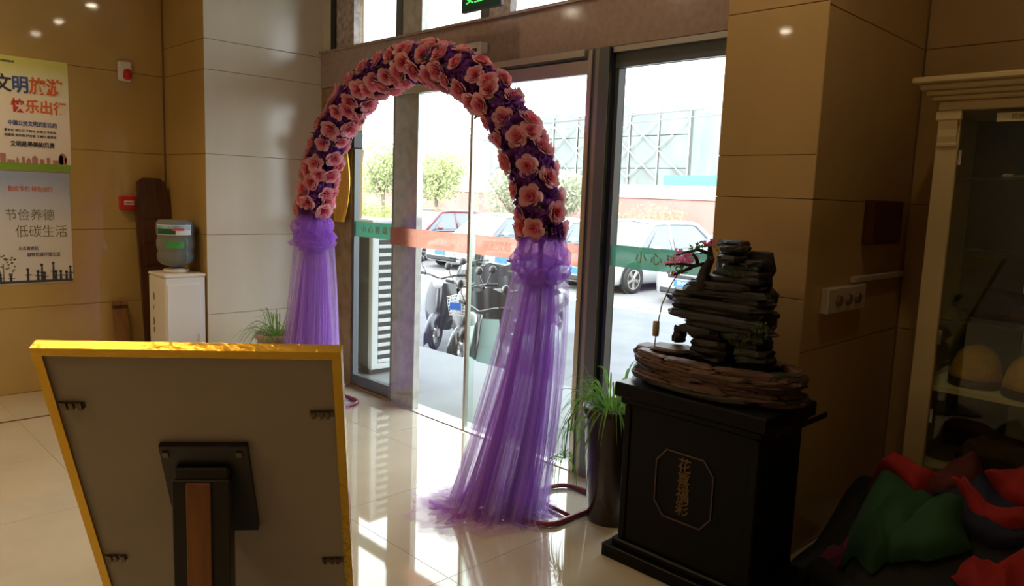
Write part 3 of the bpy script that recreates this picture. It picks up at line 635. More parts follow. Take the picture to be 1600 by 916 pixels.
# ------------------------------------------------------------------ spider plants in pots
M['plantleaf'] = leaf_mat('spider_leaf', (0.10, 0.26, 0.05), (0.25, 0.42, 0.10), 0.4, 8)
M['pot_brown'] = mat('dark_glazed_pot', (0.035, 0.017, 0.013), 0.25, var=0.3, scale=5)
M['pot_pink'] = mat('dusty_pink_pot', (0.50, 0.36, 0.33), 0.5, var=0.1)
M['soil'] = mat('soil', (0.03, 0.02, 0.012), 0.9, bump=0.5, scale=40)
def leaf_blade(rnd, length, rise, out, width, droop):
    pts = []
    n = 7
    for i in range(n + 1):
        t = i / n; pts.append(Vector((out * t * (1 + 0.15 * t), 0, rise * math.sin(min(1, t * 1.25) * PI / 2) - droop * t * t * t)))
    mb = MB(); vs = []
    for i, p in enumerate(pts):
        t = i / n; wd_ = width * (0.7 + 0.6 * t if t < 0.4 else 0.94 * (1 - ((t - 0.4) / 0.6) ** 2) + 0.03)
        vs += [(p.x, -wd_, p.z + wd_ * 0.5), (p.x, 0, p.z), (p.x, wd_, p.z + wd_ * 0.5)]
    fs = []
    for i in range(n): fs += [(i * 3, i * 3 + 1, i * 3 + 4, i * 3 + 3), (i * 3 + 1, i * 3 + 2, i * 3 + 5, i * 3 + 4)]
    return mb.add(vs, fs).mesh('leaf', M['plantleaf'], True)
rnd = random.Random(5)
blades = [leaf_blade(rnd, 1, a, b, 0.0042, c) for (a, b, c) in ((0.20, 0.09, 0.0), (0.15, 0.15, 0.10), (0.12, 0.21, 0.20), (0.09, 0.24, 0.26), (0.17, 0.14, 0.05), (0.10, 0.22, 0.20), (0.07, 0.20, 0.30), (0.12, 0.27, 0.16))]
def spider_plant(t, zc, n, rx, seed, scale=1.0, hang=()):
    rnd = random.Random(seed)
    for i in range(n):
        a = rnd.uniform(0, 2 * PI); o = link('leaf', rnd.choice(blades), t, loc=(rx * 0.4 * math.cos(a) * rnd.random(), rx * 0.4 * math.sin(a) * rnd.random(), zc), rot=(rnd.uniform(-.15, .15), rnd.uniform(-.15, .15), a))
        s_ = scale * rnd.uniform(0.75, 1.2); o.scale = (s_, s_, s_)
    for (a, ln, drop, m) in hang:
        d = Vector((math.cos(a), math.sin(a), 0)); p0 = Vector((0, 0, zc)) + d * 0.05; p1_ = p0 + d * (ln * 0.6) + Vector((0, 0, 0.06)); p2_ = p0 + d * ln + Vector((0, 0, -drop))
        MB().tube([p0, p1_, p1_.lerp(p2_, 0.4) + d * 0.03, p2_], 0.0025, 5).build('runner', M['plantleaf'], t)
        for i in range(m):
            b = rnd.uniform(0, 2 * PI); o = link('leaf', rnd.choice(blades[2:]), t, loc=p2_, rot=(0, rnd.uniform(0.2, 0.7), b)); s_ = rnd.uniform(0.4, 0.7); o.scale = (s_, s_, s_)
pt = thing('potted_spider_plant', 'spider plant in a tall dark brown planter beside the black pedestal', 'plant', (-2.05, 2.72, 0))
MB().lathe([(0.093, 0), (0.10, 0.01), (0.136, 0.50), (0.146, 0.515), (0.146, 0.55), (0.136, 0.55), (0.126, 0.50), (0.0001, 0.50)], n=32).build('planter', M['pot_brown'], pt, smooth=True)
MB().lathe([(0.0001, 0.515), (0.06, 0.522), (0.121, 0.51)], n=20).build('soil', M['soil'], pt)
spider_plant(pt, 0.515, 120, 0.20, 8, 1.02, ((R(185), 0.19, 0.14, 26), (R(215), 0.17, 0.24, 30), (R(165), 0.16, 0.04, 18)))
p3 = thing('potted_spider_plant', 'spider plant in a dusty pink pot by the cream pillar behind the tulle', 'plant', (-4.89, 2.50, 0))
MB().lathe([(0.10, 0), (0.105, 0.01), (0.13, 0.42), (0.145, 0.43), (0.145, 0.465), (0.132, 0.465), (0.125, 0.42), (0.0001, 0.42)], n=32).build('planter', M['pot_pink'], p3, smooth=True)
MB().lathe([(0.0001, 0.435), (0.06, 0.44), (0.126, 0.43)], n=20).build('soil', M['soil'], p3)
spider_plant(p3, 0.435, 80, 0.20, 9, 1.0)

# ------------------------------------------------------------------ black pedestal
M['lacquer'] = mat('black_lacquer', (0.006, 0.006, 0.006), 0.35, bump=0.05, scale=30, spec=0.12)
M['dullgold'] = mat('dull_gold_lettering', (0.13, 0.08, 0.02), 0.5, 0.3)
M['emblem'] = mat('emblem_rim', (0.07, 0.04, 0.03), 0.5)
PX0, PX1, PY0, PY1 = -1.80, -1.20, 2.46, 2.80
pd = thing('pedestal', 'black lacquered pedestal cabinet with gold lettering carrying the rock fountain', 'pedestal', (-1.5, 2.63, 0))
def px_(x): return x + 1.5
MB().box(-0.35, 0.37, -0.215, 0.205, 0, 0.055, 0.004).build('plinth', M['lacquer'], pd)
MB().box(-0.32, 0.33, -0.19, 0.18, 0.055, 0.085, 0.006).build('lower_moulding', M['lacquer'], pd)
MB().box(-0.295, 0.30, -0.17, 0.165, 0.085, 0.665, 0.004).build('body', M['lacquer'], pd)
MB().box(-0.315, 0.315, -0.185, 0.18, 0.665, 0.695, 0.006).build('upper_moulding', M['lacquer'], pd)
MB().box(-0.335, 0.335, -0.205, 0.20, 0.695, 0.755, 0.006).build('top', M['lacquer'], pd)
for sx_ in (-1, 1):
    MB().box(-0.295 if sx_ < 0 else 0.265, -0.265 if sx_ < 0 else 0.30, -0.178, -0.171, 0.087, 0.66, 0.003).build('front_stile', M['lacquer'], pd)
oc = [(-0.085, 0.14), (0.085, 0.14), (0.130, 0.085), (0.130, -0.085), (0.085, -0.14), (-0.085, -0.14), (-0.130, -0.085), (-0.130, 0.085)]
ring = MB(); n = 8
for i in range(8):
    a, b = oc[i], oc[(i + 1) % 8]; s_ = 0.955
    ring.add([(a[0], -0.176, a[1]), (b[0], -0.176, b[1]), (b[0] * s_, -0.176, b[1] * s_), (a[0] * s_, -0.176, a[1] * s_), (a[0], -0.169, a[1]), (b[0], -0.169, b[1]), (b[0] * s_, -0.169, b[1] * s_), (a[0] * s_, -0.169, a[1] * s_)], [(0, 1, 2, 3), (0, 4, 5, 1), (3, 2, 6, 7)])
em = ring.build('emblem', M['emblem'], pd, loc=(0.0, 0, 0.39)); part_label(em, 'eight sided raised rim with vertical gold characters')
for k, ch in enumerate('\u82b1\u559c\u798f\u5f69'): text(ch, 0.062, M['dullgold'], em, (0.0, -0.173, 0.088 - 0.058 * k), FACE_Y, off=0.001)
bp_ = MB(); bp_.box(0.372, 0.377, -0.205, 0.2, 0.70, 0.72); bp_.build('edge_knob', M['lacquer'], pd)

# ------------------------------------------------------------------ rock fountain
M['slate'] = mat('dark_slate', (0.028, 0.024, 0.020), 0.55, var=0.55, scale=14, bump=0.6, stretch=(1, 1, 3))
M['slate2'] = mat('mossy_slate', (0.036, 0.037, 0.025), 0.6, var=0.5, scale=14, bump=0.6, stretch=(1, 1, 3))
M['brownrock'] = mat('brown_strata', (0.14, 0.072, 0.045), 0.6, var=0.55, scale=16, bump=0.7, stretch=(1, 1, 4))
M['moss'] = leaf_mat('moss', (0.05, 0.09, 0.03), (0.12, 0.15, 0.06), 0.2, 30)
M['water'] = mat('dark_water', (0.02, 0.025, 0.025), 0.03)
fo = thing('rock_fountain', 'dark stacked slate rock fountain in a brown stone basin on the black pedestal', 'fountain', (-1.5, 2.63, 0.755))
FZ = 0.755; FX = -1.5
def stone(x0, x1, yc, dy, z0, z1, seed, m, name='stone', ang=0.0, chip=0.25):
    """flat irregular slab with split, ragged edges"""
    rnd = random.Random(seed); n = 12; hx, cx = (x1 - x0) / 2, (x0 + x1) / 2; vs = []
    rad = [1 + rnd.uniform(-chip, chip * 0.3) for _ in range(n)]
    for lay, (z, s_) in enumerate(((z0, 0.90), (z0 + (z1 - z0) * 0.35, 1.0), (z0 + (z1 - z0) * 0.7, 0.97), (z1, 0.86))):
        for k in range(n):
            a = 2 * PI * k / n; ca, sa = math.cos(a), math.sin(a)
            ex = math.copysign(abs(ca) ** 0.55, ca); ey = math.copysign(abs(sa) ** 0.7, sa); r_ = rad[k] * s_ * (1 + rnd.uniform(-0.06, 0.06))
            x, y = ex * hx * r_, ey * dy * r_
            vs.append((cx + x * math.cos(ang) - y * math.sin(ang), yc + x * math.sin(ang) + y * math.cos(ang), z + rnd.uniform(-0.12, 0.12) * (z1 - z0)))
    fs = [(l * n + k, l * n + (k + 1) % n, (l + 1) * n + (k + 1) % n, (l + 1) * n + k) for l in range(3) for k in range(n)] + [tuple(range(n))[::-1], tuple(3 * n + k for k in range(n))]
    return MB().add(vs, fs).build(name, m, fo)
# basin wall: courses of thin split stone round an oval
rnd = random.Random(21); BRX, BRY = 0.325, 0.155
for lay in range(10):
    z0 = lay * 0.0130; nst = 9; off = rnd.uniform(0, 1); bulge = 1.0 - 0.10 * (lay == 0) - 0.0 + 0.04 * math.sin(lay * 1.1)
    for k in range(nst):
        a = 2 * PI * (k + off) / nst; cx, cy = BRX * bulge * math.cos(a), BRY * bulge * math.sin(a)
        tx, ty = -BRX * math.sin(a), BRY * math.cos(a); ln = math.hypot(tx, ty) * 2 * PI / nst * rnd.uniform(1.05, 1.3)
        stn = stone(-ln / 2, ln / 2, 0, 0.030 + rnd.uniform(-0.006, 0.010), z0, z0 + 0.0135 + rnd.uniform(0, 0.006), rnd.random(), M['brownrock'] if rnd.random() < 0.8 else M['slate2'], chip=0.16)
        stn.location = (cx, cy, rnd.uniform(-0.001, 0.001) + 0.003); stn.rotation_euler = (0, 0, math.atan2(ty, tx))
MB().lathe([(0.0001, 0.0), (0.30, 0.0), (0.30, 0.085), (0.0001, 0.085)], n=32, sy=0.47).build('water', M['water'], fo)
# peak: slabs X0, X1, Z0, Z1 (world), pushed to irregular depths
SL = [(-1.535, -1.415, 1.335, 1.352), (-1.515, -1.400, 1.317, 1.334), (-1.525, -1.396, 1.298, 1.316), (-1.520, -1.400, 1.279, 1.297), (-1.45, -1.335, 1.262, 1.285), (-1.530, -1.340, 1.243, 1.262), (-1.545, -1.325, 1.218, 1.242),
      (-1.545, -1.322, 1.194, 1.217), (-1.665, -1.315, 1.168, 1.193), (-1.685, -1.29, 1.140, 1.167), (-1.750, -1.48, 1.115, 1.139), (-1.52, -1.285, 1.112, 1.140), (-1.755, -1.275, 1.090, 1.114), (-1.738, -1.268, 1.063, 1.089),
      (-1.730, -1.265, 1.034, 1.062), (-1.648, -1.262, 1.008, 1.033), (-1.662, -1.46, 0.984, 1.007), (-1.48, -1.285, 0.980, 1.007), (-1.64, -1.44, 0.958, 0.983), (-1.46, -1.29, 0.950, 0.979), (-1.60, -1.43, 0.932, 0.957), (-1.42, -1.27, 0.925, 0.949),
      (-1.40, -1.26, 0.90, 0.924), (-1.395, -1.265, 0.875, 0.899), (-1.40, -1.27, 0.845, 0.874), (-1.61, -1.42, 0.905, 0.931), (-1.63, -1.43, 0.878, 0.904), (-1.64, -1.42, 0.845, 0.877),
      (-1.76, -1.585, 0.893, 0.906), (-1.785, -1.58, 0.878, 0.892), (-1.80, -1.57, 0.860, 0.877), (-1.79, -1.58, 0.838, 0.859),
      (-1.715, -1.665, 0.920, 0.945), (-1.70, -1.655, 0.945, 0.968), (-1.695, -1.645, 0.968, 0.990)]
for k, (a, b, c, d) in enumerate(SL):
    small = (b - a) < 0.06
    stone(a - FX, b - FX, 0.02 + rnd.uniform(-0.025, 0.03) - (0.06 if a < -1.7 and c < 0.91 else 0), 0.03 if small else 0.062 + 0.25 * (0.35 - abs(c - 1.0)) * 0.2, c - FZ - 0.003, d - FZ + 0.003, 100 + k, M['slate2'] if k % 4 == 1 else (M['brownrock'] if 27 < k < 32 else M['slate']), chip=0.22)
# back slabs closing the core
for k, z in enumerate((0.09, 0.17, 0.25, 0.33, 0.41, 0.47)):
    wdt = 0.15 - 0.012 * k; stone(0.02 - wdt, 0.10 + wdt * 0.8, 0.085, 0.05, z, z + 0.085, 200 + k, M['slate'])
mo = MB(); mr_ = random.Random(4)
for (cx, cz, n_) in ((-1.30, 1.035, 30), (-1.37, 0.985, 50), (-1.40, 1.235, 26), (-1.60, 0.852, 30), (-1.28, 1.06, 26)):
    for i in range(n_):
        p = Vector((cx - FX + mr_.gauss(0, 0.022), -0.06 + mr_.gauss(0, 0.02), cz - FZ + mr_.gauss(0, 0.012))); a, b = Vector((mr_.uniform(-1, 1), mr_.uniform(-1, 1), mr_.uniform(-1, 1))).normalized() * 0.009, Vector((mr_.uniform(-1, 1), 0, mr_.uniform(-1, 1))).normalized() * 0.006
        mo.add([p - a, p + b, p + a, p - b], [(0, 1, 2, 3)])
mo.build('moss', M['moss'], fo, kind='stuff')
M['bark'] = mat('bonsai_bark', (0.03, 0.022, 0.018), 0.7, bump=0.5, scale=40)
def wp(x, z, y=2.60): return (x - FX, y - 2.63, z - FZ)
tr = MB().tube([wp(-1.545, 1.165), wp(-1.565, 1.20), wp(-1.555, 1.235), wp(-1.536, 1.275), wp(-1.542, 1.325)], [0.040, 0.026, 0.021, 0.016, 0.008], 9).build('bonsai_trunk', M['bark'], fo, smooth=True)
for br in ([(-1.548, 1.262), (-1.59, 1.248), (-1.64, 1.252), (-1.70, 1.245)], [(-1.545, 1.30), (-1.58, 1.312), (-1.62, 1.30), (-1.655, 1.285)], [(-1.60, 1.25), (-1.63, 1.228), (-1.672, 1.205)], [(-1.54, 1.285), (-1.515, 1.281), (-1.50, 1.283)], [(-1.542, 1.318), (-1.53, 1.335), (-1.515, 1.345)], [(-1.59, 1.25), (-1.585, 1.275), (-1.592, 1.295)]):
    MB().tube([wp(x, z, 2.60 - 0.02 * i) for i, (x, z) in enumerate(br)], [0.009 - 0.0016 * i for i in range(len(br))], 6).build('branch', M['bark'], tr, smooth=True)
M['blossom'] = leaf_mat('pink_blossom', (0.75, 0.10, 0.30), (0.85, 0.35, 0.50), 0.4, 40)
bl = MB(); gl = MB()
for (cx, cz, n_, sx_, sz_) in ((-1.63, 1.285, 46, 0.035, 0.016), (-1.52, 1.343, 16, 0.012, 0.010), (-1.705, 1.247, 9, 0.008, 0.006), (-1.674, 1.205, 8, 0.006, 0.008), (-1.655, 1.262, 14, 0.02, 0.008)):
    for i in range(n_):
        p = Vector(wp(cx + mr_.gauss(0, sx_ * 0.7), cz + mr_.gauss(0, sz_ * 0.8), 2.57 + mr_.gauss(0, 0.02))); nn = Vector((mr_.uniform(-1, 1), -1, mr_.uniform(-.6, 1))).normalized(); e = nn.orthogonal().normalized(); f = nn.cross(e)
        for k in range(5):
            a = k * 2 * PI / 5; d = (e * math.cos(a) + f * math.sin(a)); g = nn.cross(d); r_ = 0.0085
            bl.add([p, p + d * r_ * 0.6 + g * r_ * 0.4, p + d * r_ + nn * 0.002, p + d * r_ * 0.6 - g * r_ * 0.4], [(0, 1, 2, 3)])
for (cx, cz, n_, s_) in ((-1.585, 1.318, 46, 0.026), (-1.555, 1.332, 20, 0.014), (-1.655, 1.235, 26, 0.018), (-1.66, 1.215, 16, 0.014)):
    for i in range(n_):
        p = Vector(wp(cx + mr_.gauss(0, s_), cz + mr_.gauss(0, s_ * 0.4), 2.58 + mr_.gauss(0, 0.02))); e = Vector((mr_.uniform(-1, 1), mr_.uniform(-1, 1), mr_.uniform(-1, 1))).normalized(); f = e.orthogonal().normalized()
        gl.add([p - e * 0.009, p + f * 0.004, p + e * 0.009, p - f * 0.004], [(0, 1, 2, 3)])
bl.build('blossoms', M['blossom'], tr, kind='stuff'); gl.build('bonsai_leaves', M['greenleaf'], tr, kind='stuff')
M['bamboo'] = mat('bamboo', (0.42, 0.33, 0.17), 0.5)
rd = MB().tube([wp(-1.738, 0.885, 2.55), wp(-1.728, 0.99, 2.55), wp(-1.719, 1.08, 2.56), wp(-1.685, 1.17, 2.57), wp(-1.638, 1.253, 2.58)], 0.0026, 6).build('bamboo_rod', M['bamboo'], fo, smooth=True)
MB().lathe([(0.006, -0.032), (0.013, -0.03), (0.014, 0.0), (0.013, 0.03), (0.006, 0.032)], wp(-1.734, 0.978, 2.55), 12).build('float', M['bamboo'], rd, smooth=True)

# ------------------------------------------------------------------ things on the pier's side
M['conduit'] = mat('cream_plastic', (0.62, 0.55, 0.42), 0.5)
sk = thing('switch_box', 'cream box with three dials on the dark side of the pillar', 'switch box', (-1.305, 3.30, 1.105))
MB().box(0, 0.035, -0.20, 0.20, -0.055, 0.055, 0.005).build('housing', M['conduit'], sk)
for y in (-0.10, 0.0, 0.10): MB().tube([(0.035, y, 0), (0.05, y, 0)], [0.026, 0.022], 16).build('dial', M['darkwall'], sk)
cd = thing('cable_trunking', 'cream cable trunking running along the pillar side from the box', 'trunking', (-1.305, 3.40, 1.18))
MB().box(0, 0.02, 0.0, 0.64, -0.014, 0.014, 0.003).build('channel', M['conduit'], cd)
MB().box(0.0195, 0.023, 0.0, 0.64, -0.010, 0.010).build('cover', M['conduit'], cd)
rb = thing('wall_box', 'dark red brown box mounted on the dark pillar side above the trunking', 'box', (-1.305, 3.655, 1.435))
MB().box(0, 0.05, -0.175, 0.175, -0.10, 0.10, 0.006).build('housing', mat('maroon_box', (0.10, 0.025, 0.015), 0.4), rb)
MB().box(0.05, 0.054, -0.16, 0.16, -0.085, 0.085, 0.003).build('lid', mat('maroon_lid', (0.08, 0.02, 0.012), 0.3), rb)

# ------------------------------------------------------------------ display cabinet
M['cabcream'] = mat('cream_cabinet_paint', (0.72, 0.58, 0.30), 0.4)
M['cabdark'] = mat('cabinet_back', (0.11, 0.11, 0.075), 0.5)
cb = thing('display_cabinet', 'tall cream display cabinet with glass doors and moulded crown by the back wall', 'cabinet', (-1.04, 3.47, 0))
CW, CD = 1.15, 0.48
MB().box(0, 0.03, 0.03, CD, 0.0, 1.92).build('side_panel', M['cabcream'], cb); MB().box(CW - 0.03, CW, 0.03, CD, 0.0, 1.92).build('side_panel', M['cabcream'], cb)
MB().box(0.03, CW - 0.03, CD - 0.02, CD, 0.05, 1.92).build('back_panel', M['cabdark'], cb)
MB().box(0.03, CW - 0.03, 0.03, CD - 0.02, 0.05, 0.09).build('bottom_panel', M['cabcream'], cb)
for x in (0.0, CW - 0.085):
    p_ = MB().box(x, x + 0.085, 0.0, 0.03, 0.0, 1.905, 0.004).build('post', M['cabcream'], cb)
    MB().box(x - 0.006, x + 0.091, -0.018, 0.0, 1.865, 1.905, 0.004).build('capital', M['cabcream'], p_)
    MB().prism([(-0.018, 1.865), (0.0, 1.865), (0.0, 1.775), (-0.006, 1.775), (-0.012, 1.80), (-0.010, 1.83)], 0.07, 'x', x + 0.0075).build('corbel', M['cabcream'], p_)
    MB().box(x + 0.004, x + 0.081, -0.01, 0.0, 1.760, 1.776, 0.003).build('corbel_foot', M['cabcream'], p_)
    MB().box(x, x + 0.085, -0.012, 0.0, 0.0, 0.10, 0.004).build('post_foot', M['cabcream'], p_)
for (z0, z1, e) in ((1.905, 1.945, 0.0), (1.945, 1.965, 0.022), (1.965, 1.985, 0.04), (1.985, 2.010, 0.06), (2.010, 2.035, 0.085)):
    MB().box(-e, CW + e, -e - 0.012, CD, z0, z1, 0.005).build('crown_moulding', M['cabcream'], cb)
for (z, m, th) in ((1.635, 'glass', 0.008), (1.35, 'glass', 0.008), (1.045, 'glass', 0.008), (0.755, 'cream', 0.022), (0.40, 'cream', 0.022)):
    MB().box(0.032, CW - 0.032, 0.035, CD - 0.022, z - th, z).build('shelf', M['cabcream'] if m == 'cream' else M['cabglass'], cb)
    if m == 'glass': MB().box(0.032, CW - 0.032, 0.032, 0.036, z - th, z).build('shelf_edge', mat('shelf_edge', (0.02, 0.05, 0.04), 0.2), cb)
for k, (x0, x1) in enumerate(((0.09, CW / 2 - 0.003), (CW / 2 + 0.003, CW - 0.09))):
    d_ = MB().box(x0, x1, 0.005, 0.011, 0.10, 1.90).build('door', M['cabglass'], cb)
    for z in (1.715, 0.97, 0.63): MB().box((x0 if k == 0 else x1 - 0.012), (x0 + 0.012 if k == 0 else x1), -0.001, 0.005, z - 0.03, z + 0.03, 0.001).build('hinge', M['chrome'], d_)
    MB().cyl(((x1 - 0.03 if k == 0 else x0 + 0.03), -0.012, 0.94), ((x1 - 0.03 if k == 0 else x0 + 0.03), -0.012, 1.08), 0.006, 10).build('handle', M['chrome'], d_)
M['tagpaper'] = mat('cream_paper', (0.78, 0.70, 0.42), 0.6); M['paper'] = mat('white_card', (0.80, 0.74, 0.58), 0.6)
lb2 = thing('shelf_label', 'cream paper strip with writing stuck at the top of the cabinet glass', 'label', (-0.715, 3.473, 1.872))
MB().box(-0.115, 0.115, 0.0, 0.0015, -0.017, 0.017).build('strip', M['tagpaper'], lb2)
text('\u6c11\u65cf\u670d\u9970 \u5c55\u793a', 0.024, I_gd, lb2, (0.01, -0.0008, 0.0), FACE_Y)
sp_ = thing('flower_sprig', 'pale artificial flower sprig lying on the upper glass shelf', 'flower', (-0.80, 3.62, 1.637))
hd = MB()
for k in range(7):
    a = k * 2 * PI / 7; hd.lathe([(0.0001, 0), (0.010, 0.004), (0.010, 0.012), (0.0001, 0.018)], (0.012 * math.cos(a), 0.012 * math.sin(a), 0.004), 8)
hd.build('bloom', mat('pale_bloom', (0.6, 0.5, 0.35), 0.7), sp_, smooth=True)
MB().tube([(0.01, 0, 0.010), (0.08, 0.005, 0.014), (0.15, 0.0, 0.010), (0.24, 0.01, 0.008)], 0.004, 6).build('stem', M['sprig'], sp_)
for k in range(5): MB().add([(0.06 + k * 0.03, 0, 0.012), (0.085 + k * 0.03, 0.02, 0.02), (0.11 + k * 0.03, 0.004, 0.014), (0.085 + k * 0.03, -0.016, 0.010)], [(0, 1, 2, 3)]).build('leaf', M['sprig'], sp_)
M['felt'] = mat('tan_felt', (0.74, 0.40, 0.04), 0.8, var=0.2, scale=20); M['band'] = mat('hat_band', (0.05, 0.02, 0.012), 0.6)
def hat(x, y, z, s_, label):
    t = thing('hat', label, 'hat', (x, y, z), group='hats on the wooden shelf')
    MB().lathe([(0.102 * s_, 0.035), (0.100 * s_, 0.06), (0.092 * s_, 0.10), (0.075 * s_, 0.14), (0.05 * s_, 0.165), (0.02 * s_, 0.176), (0.0001, 0.178)], n=28).build('crown', M['felt'], t, smooth=True)
    MB().lathe([(0.099 * s_, 0.0), (0.104 * s_, 0.006), (0.104 * s_, 0.036), (0.099 * s_, 0.038)], n=28).build('band', M['band'], t, smooth=True)
hat(-0.84, 3.66, 0.756, 0.98, 'tan domed hat with a dark band on the wooden shelf nearest the post')
hat(-0.625, 3.60, 0.756, 1.0, 'tan domed hat further right on the wooden shelf')
def card(x, y, z, w_, h_, label, tilt=-12):
    t = thing('card', label, 'card', (x, y, z), 0.1); MB().box(-w_ / 2, w_ / 2, -0.001, 0.001, 0, h_).build('face', M['paper'], t, rot=(R(tilt), 0, 0))
    MB().prism([(0.004, 0), (0.05, 0), (0.004 + h_ * 0.12, h_ * 0.6)], 0.002, 'x', -0.001).build('easel_back', M['paper'], t)
card(-0.685, 3.85, 1.046, 0.12, 0.28, 'upper white card standing behind the dark cloth in the cabinet')
card(-0.66, 3.85, 0.757, 0.13, 0.27, 'white card standing behind the tan hats in the cabinet')
card(-0.68, 3.85, 0.402, 0.13, 0.28, 'white card standing above the brown bag in the cabinet')

# ------------------------------------------------------------------ cloth: folded garments and the heap of jackets
def cloth_mat(name, c): return mat(name, c, 0.85, var=0.25, scale=9, bump=0.15)
C_gr, C_rd, C_nv, C_bk, C_pu, C_dr, C_bn = [cloth_mat(n_, c_) for n_, c_ in (('green_cloth', (0.020, 0.085, 0.030)), ('red_cloth', (0.36, 0.014, 0.011)), ('navy_cloth', (0.012, 0.018, 0.045)), ('black_cloth', (0.012, 0.012, 0.012)), ('plum_cloth', (0.12, 0.012, 0.03)), ('maroon_cloth', (0.10, 0.012, 0.010)), ('brown_cloth', (0.10, 0.045, 0.02)))]
def crumple(sz, seed, fold=0.22, flat=0.5, nu=44, nv=24):
    pz = Vector((seed * 3.1, seed * 1.7, seed * 0.9))
    def P(u, v):
        th = 2 * PI * u; ph = PI * v; s_ = math.sin(ph); d = Vector((math.cos(th) * s_, math.sin(th) * s_, math.cos(ph)))
        rg = 1 - abs(noise.noise(d * 1.7 + pz)) * 2; rg2 = 1 - abs(noise.noise(d * 3.8 + pz * 2)) * 2
        k = 1 + fold * (rg - 0.4) + fold * 0.45 * (rg2 - 0.4) + 0.25 * noise.noise(d * 1.1 - pz)
        z = d.z * k; z = z if z > 0 else z * flat
        sq = lambda a: math.copysign(abs(a) ** 0.8, a)
        return (sq(d.x) * k * sz[0], sq(d.y) * k * sz[1], max(0.0, (z + flat) * sz[2] / (1 + flat)))
    return MB().grid(P, nu, nv, wrap=True)
def sleeve(pts, r, seed):
    rs = []; n_ = 14; path_ = []
    for i in range(n_):
        t = i / (n_ - 1) * (len(pts) - 1); k = min(int(t), len(pts) - 2); f = t - k; path_.append(Vector(pts[k]).lerp(Vector(pts[k + 1]), f)); rs.append(r * (1 - 0.25 * i / n_) * (1 + 0.12 * math.sin(i * 2.4 + seed)))
    return MB().tube(path_, rs, 12)
def jacket(loc, rz, sz, seed, m, lining, label, sl=(), lin=(), fold=0.22):
    t = thing('jacket', label, 'jacket', loc, rz, 'heap of jackets on the floor')
    crumple(sz, seed, fold).build('body', m, t, smooth=True)
    for i, p_ in enumerate(sl): sleeve(p_, 0.055, seed + i).build('sleeve', m, t, smooth=True)
    for (a, b, wd_, hz) in lin:
        a, b = Vector(a), Vector(b); d = (b - a); sd = Vector((-d.y, d.x, 0)).normalized() * wd_
        MB().grid(lambda u, v: tuple(a + d * u + sd * (v - 0.5) * (0.5 + math.sin(u * PI)) + Vector((0, 0, hz * math.sin(u * PI) + 0.012 * math.sin(u * 17 + v * 5)))), 20, 6).build('lining', lining, t, smooth=True)
    return t
def heap(x, y):
    top = 0.47 + 0.10 * (x + 1.0) / 0.5
    top = min(top, 0.60); sm = lambda a, b, t: (lambda q: q * q * (3 - 2 * q))(max(0.0, min(1.0, (t - a) / (b - a))))
    y0 = 2.70 + 0.16 * sm(-0.98, -1.08, x) if x < -0.98 else 2.70
    h = min((y - y0) * 1.12, top) * sm(-1.30, -1.10, x) * (1 - sm(3.20, 3.44, y) * 0.9) * (1 - sm(-0.35, -0.05, x))
    n_ = 1 - abs(noise.noise(Vector((x * 4.2, y * 4.2 + 0.5 * x, 1.7)))) * 2
    return max(0.0, h) * (0.90 + 0.16 * n_)
def cloth_patch(pts, off, seed, amp=0.03, nu=64, nv=12):
    """a piece of garment lying over the heap: rounded outline, folds running across, edges tucked down"""
    n_ = len(pts); c_ = Vector((sum(p[0] for p in pts) / n_, sum(p[1] for p in pts) / n_, 0))
    def edge(u):
        t = u * n_; i = int(t) % n_; f = t - int(t); a_, b_ = Vector((*pts[i], 0)), Vector((*pts[(i + 1) % n_], 0)); p = a_.lerp(b_, f)
        return c_ + (p - c_) * (1 + 0.06 * math.sin(u * 21 + seed) + 0.03 * math.sin(u * 47 + seed * 2))
    def P(u, v):
        p = c_ + (edge(u % 1.0) - c_) * v; q = Vector((p.x * 6 + seed, p.y * 3.5 - seed, seed)); rg = 1 - abs(noise.noise(q)) * 2.2; r2_ = 1 - abs(noise.noise(q * 2.3)) * 2
        tuck = 1 - v ** 5
        return (p.x, p.y - 0.03 * tuck - 0.02 * rg * tuck, heap(p.x, p.y) + (off + amp * rg + amp * 0.4 * r2_) * tuck + 0.004 + (1 - tuck) * off * 0.4)
    return MB().grid(P, nu, nv, wrap=True)
def patch_jacket(pts, off, seed, m, label, extra=(), amp=0.03):
    t = thing('jacket', label, 'jacket', (0, 0, 0), 0, 'heap of jackets on the floor')
    cloth_patch(pts, off, seed, amp).build('body', m, t, smooth=True)
    for (nm, pp, of_, sd, mm) in extra: cloth_patch(pp, of_, sd, 0.018).build(nm, mm, t, smooth=True)
    return t
t = thing('jacket', 'black jacket spread at the bottom of the heap and showing at its left foot', 'jacket', (0, 0, 0), 0, 'heap of jackets on the floor')
def spread(u, v):
    y = 2.66 + 0.77 * v; x0 = -1.295 if y > 2.89 else -1.09; x = x0 + (-0.025 - x0) * u
    return (x, y, heap(x, y) - 0.004)
MB().grid(spread, 78, 48).build('body', C_bk, t, smooth=True)
MB().tube([(-1.12, 2.86, 0.08), (-1.0, 2.80, 0.06), (-0.86, 2.78, 0.055), (-0.72, 2.76, 0.05)], [0.05, 0.055, 0.05, 0.035], 12).build('sleeve', C_bk, t, smooth=True)
patch_jacket([(-0.85, 3.06), (-0.78, 3.18), (-0.68, 3.20), (-0.64, 3.12), (-0.76, 3.04)], 0.03, 1.4, C_dr, 'maroon jacket at the back of the heap against the cabinet post')
patch_jacket([(-0.84, 3.06), (-0.70, 3.16), (-0.52, 3.14), (-0.40, 3.02), (-0.52, 3.0), (-0.68, 3.03)], 0.015, 2.7, C_nv, 'navy jacket in the middle of the heap beside the red one')
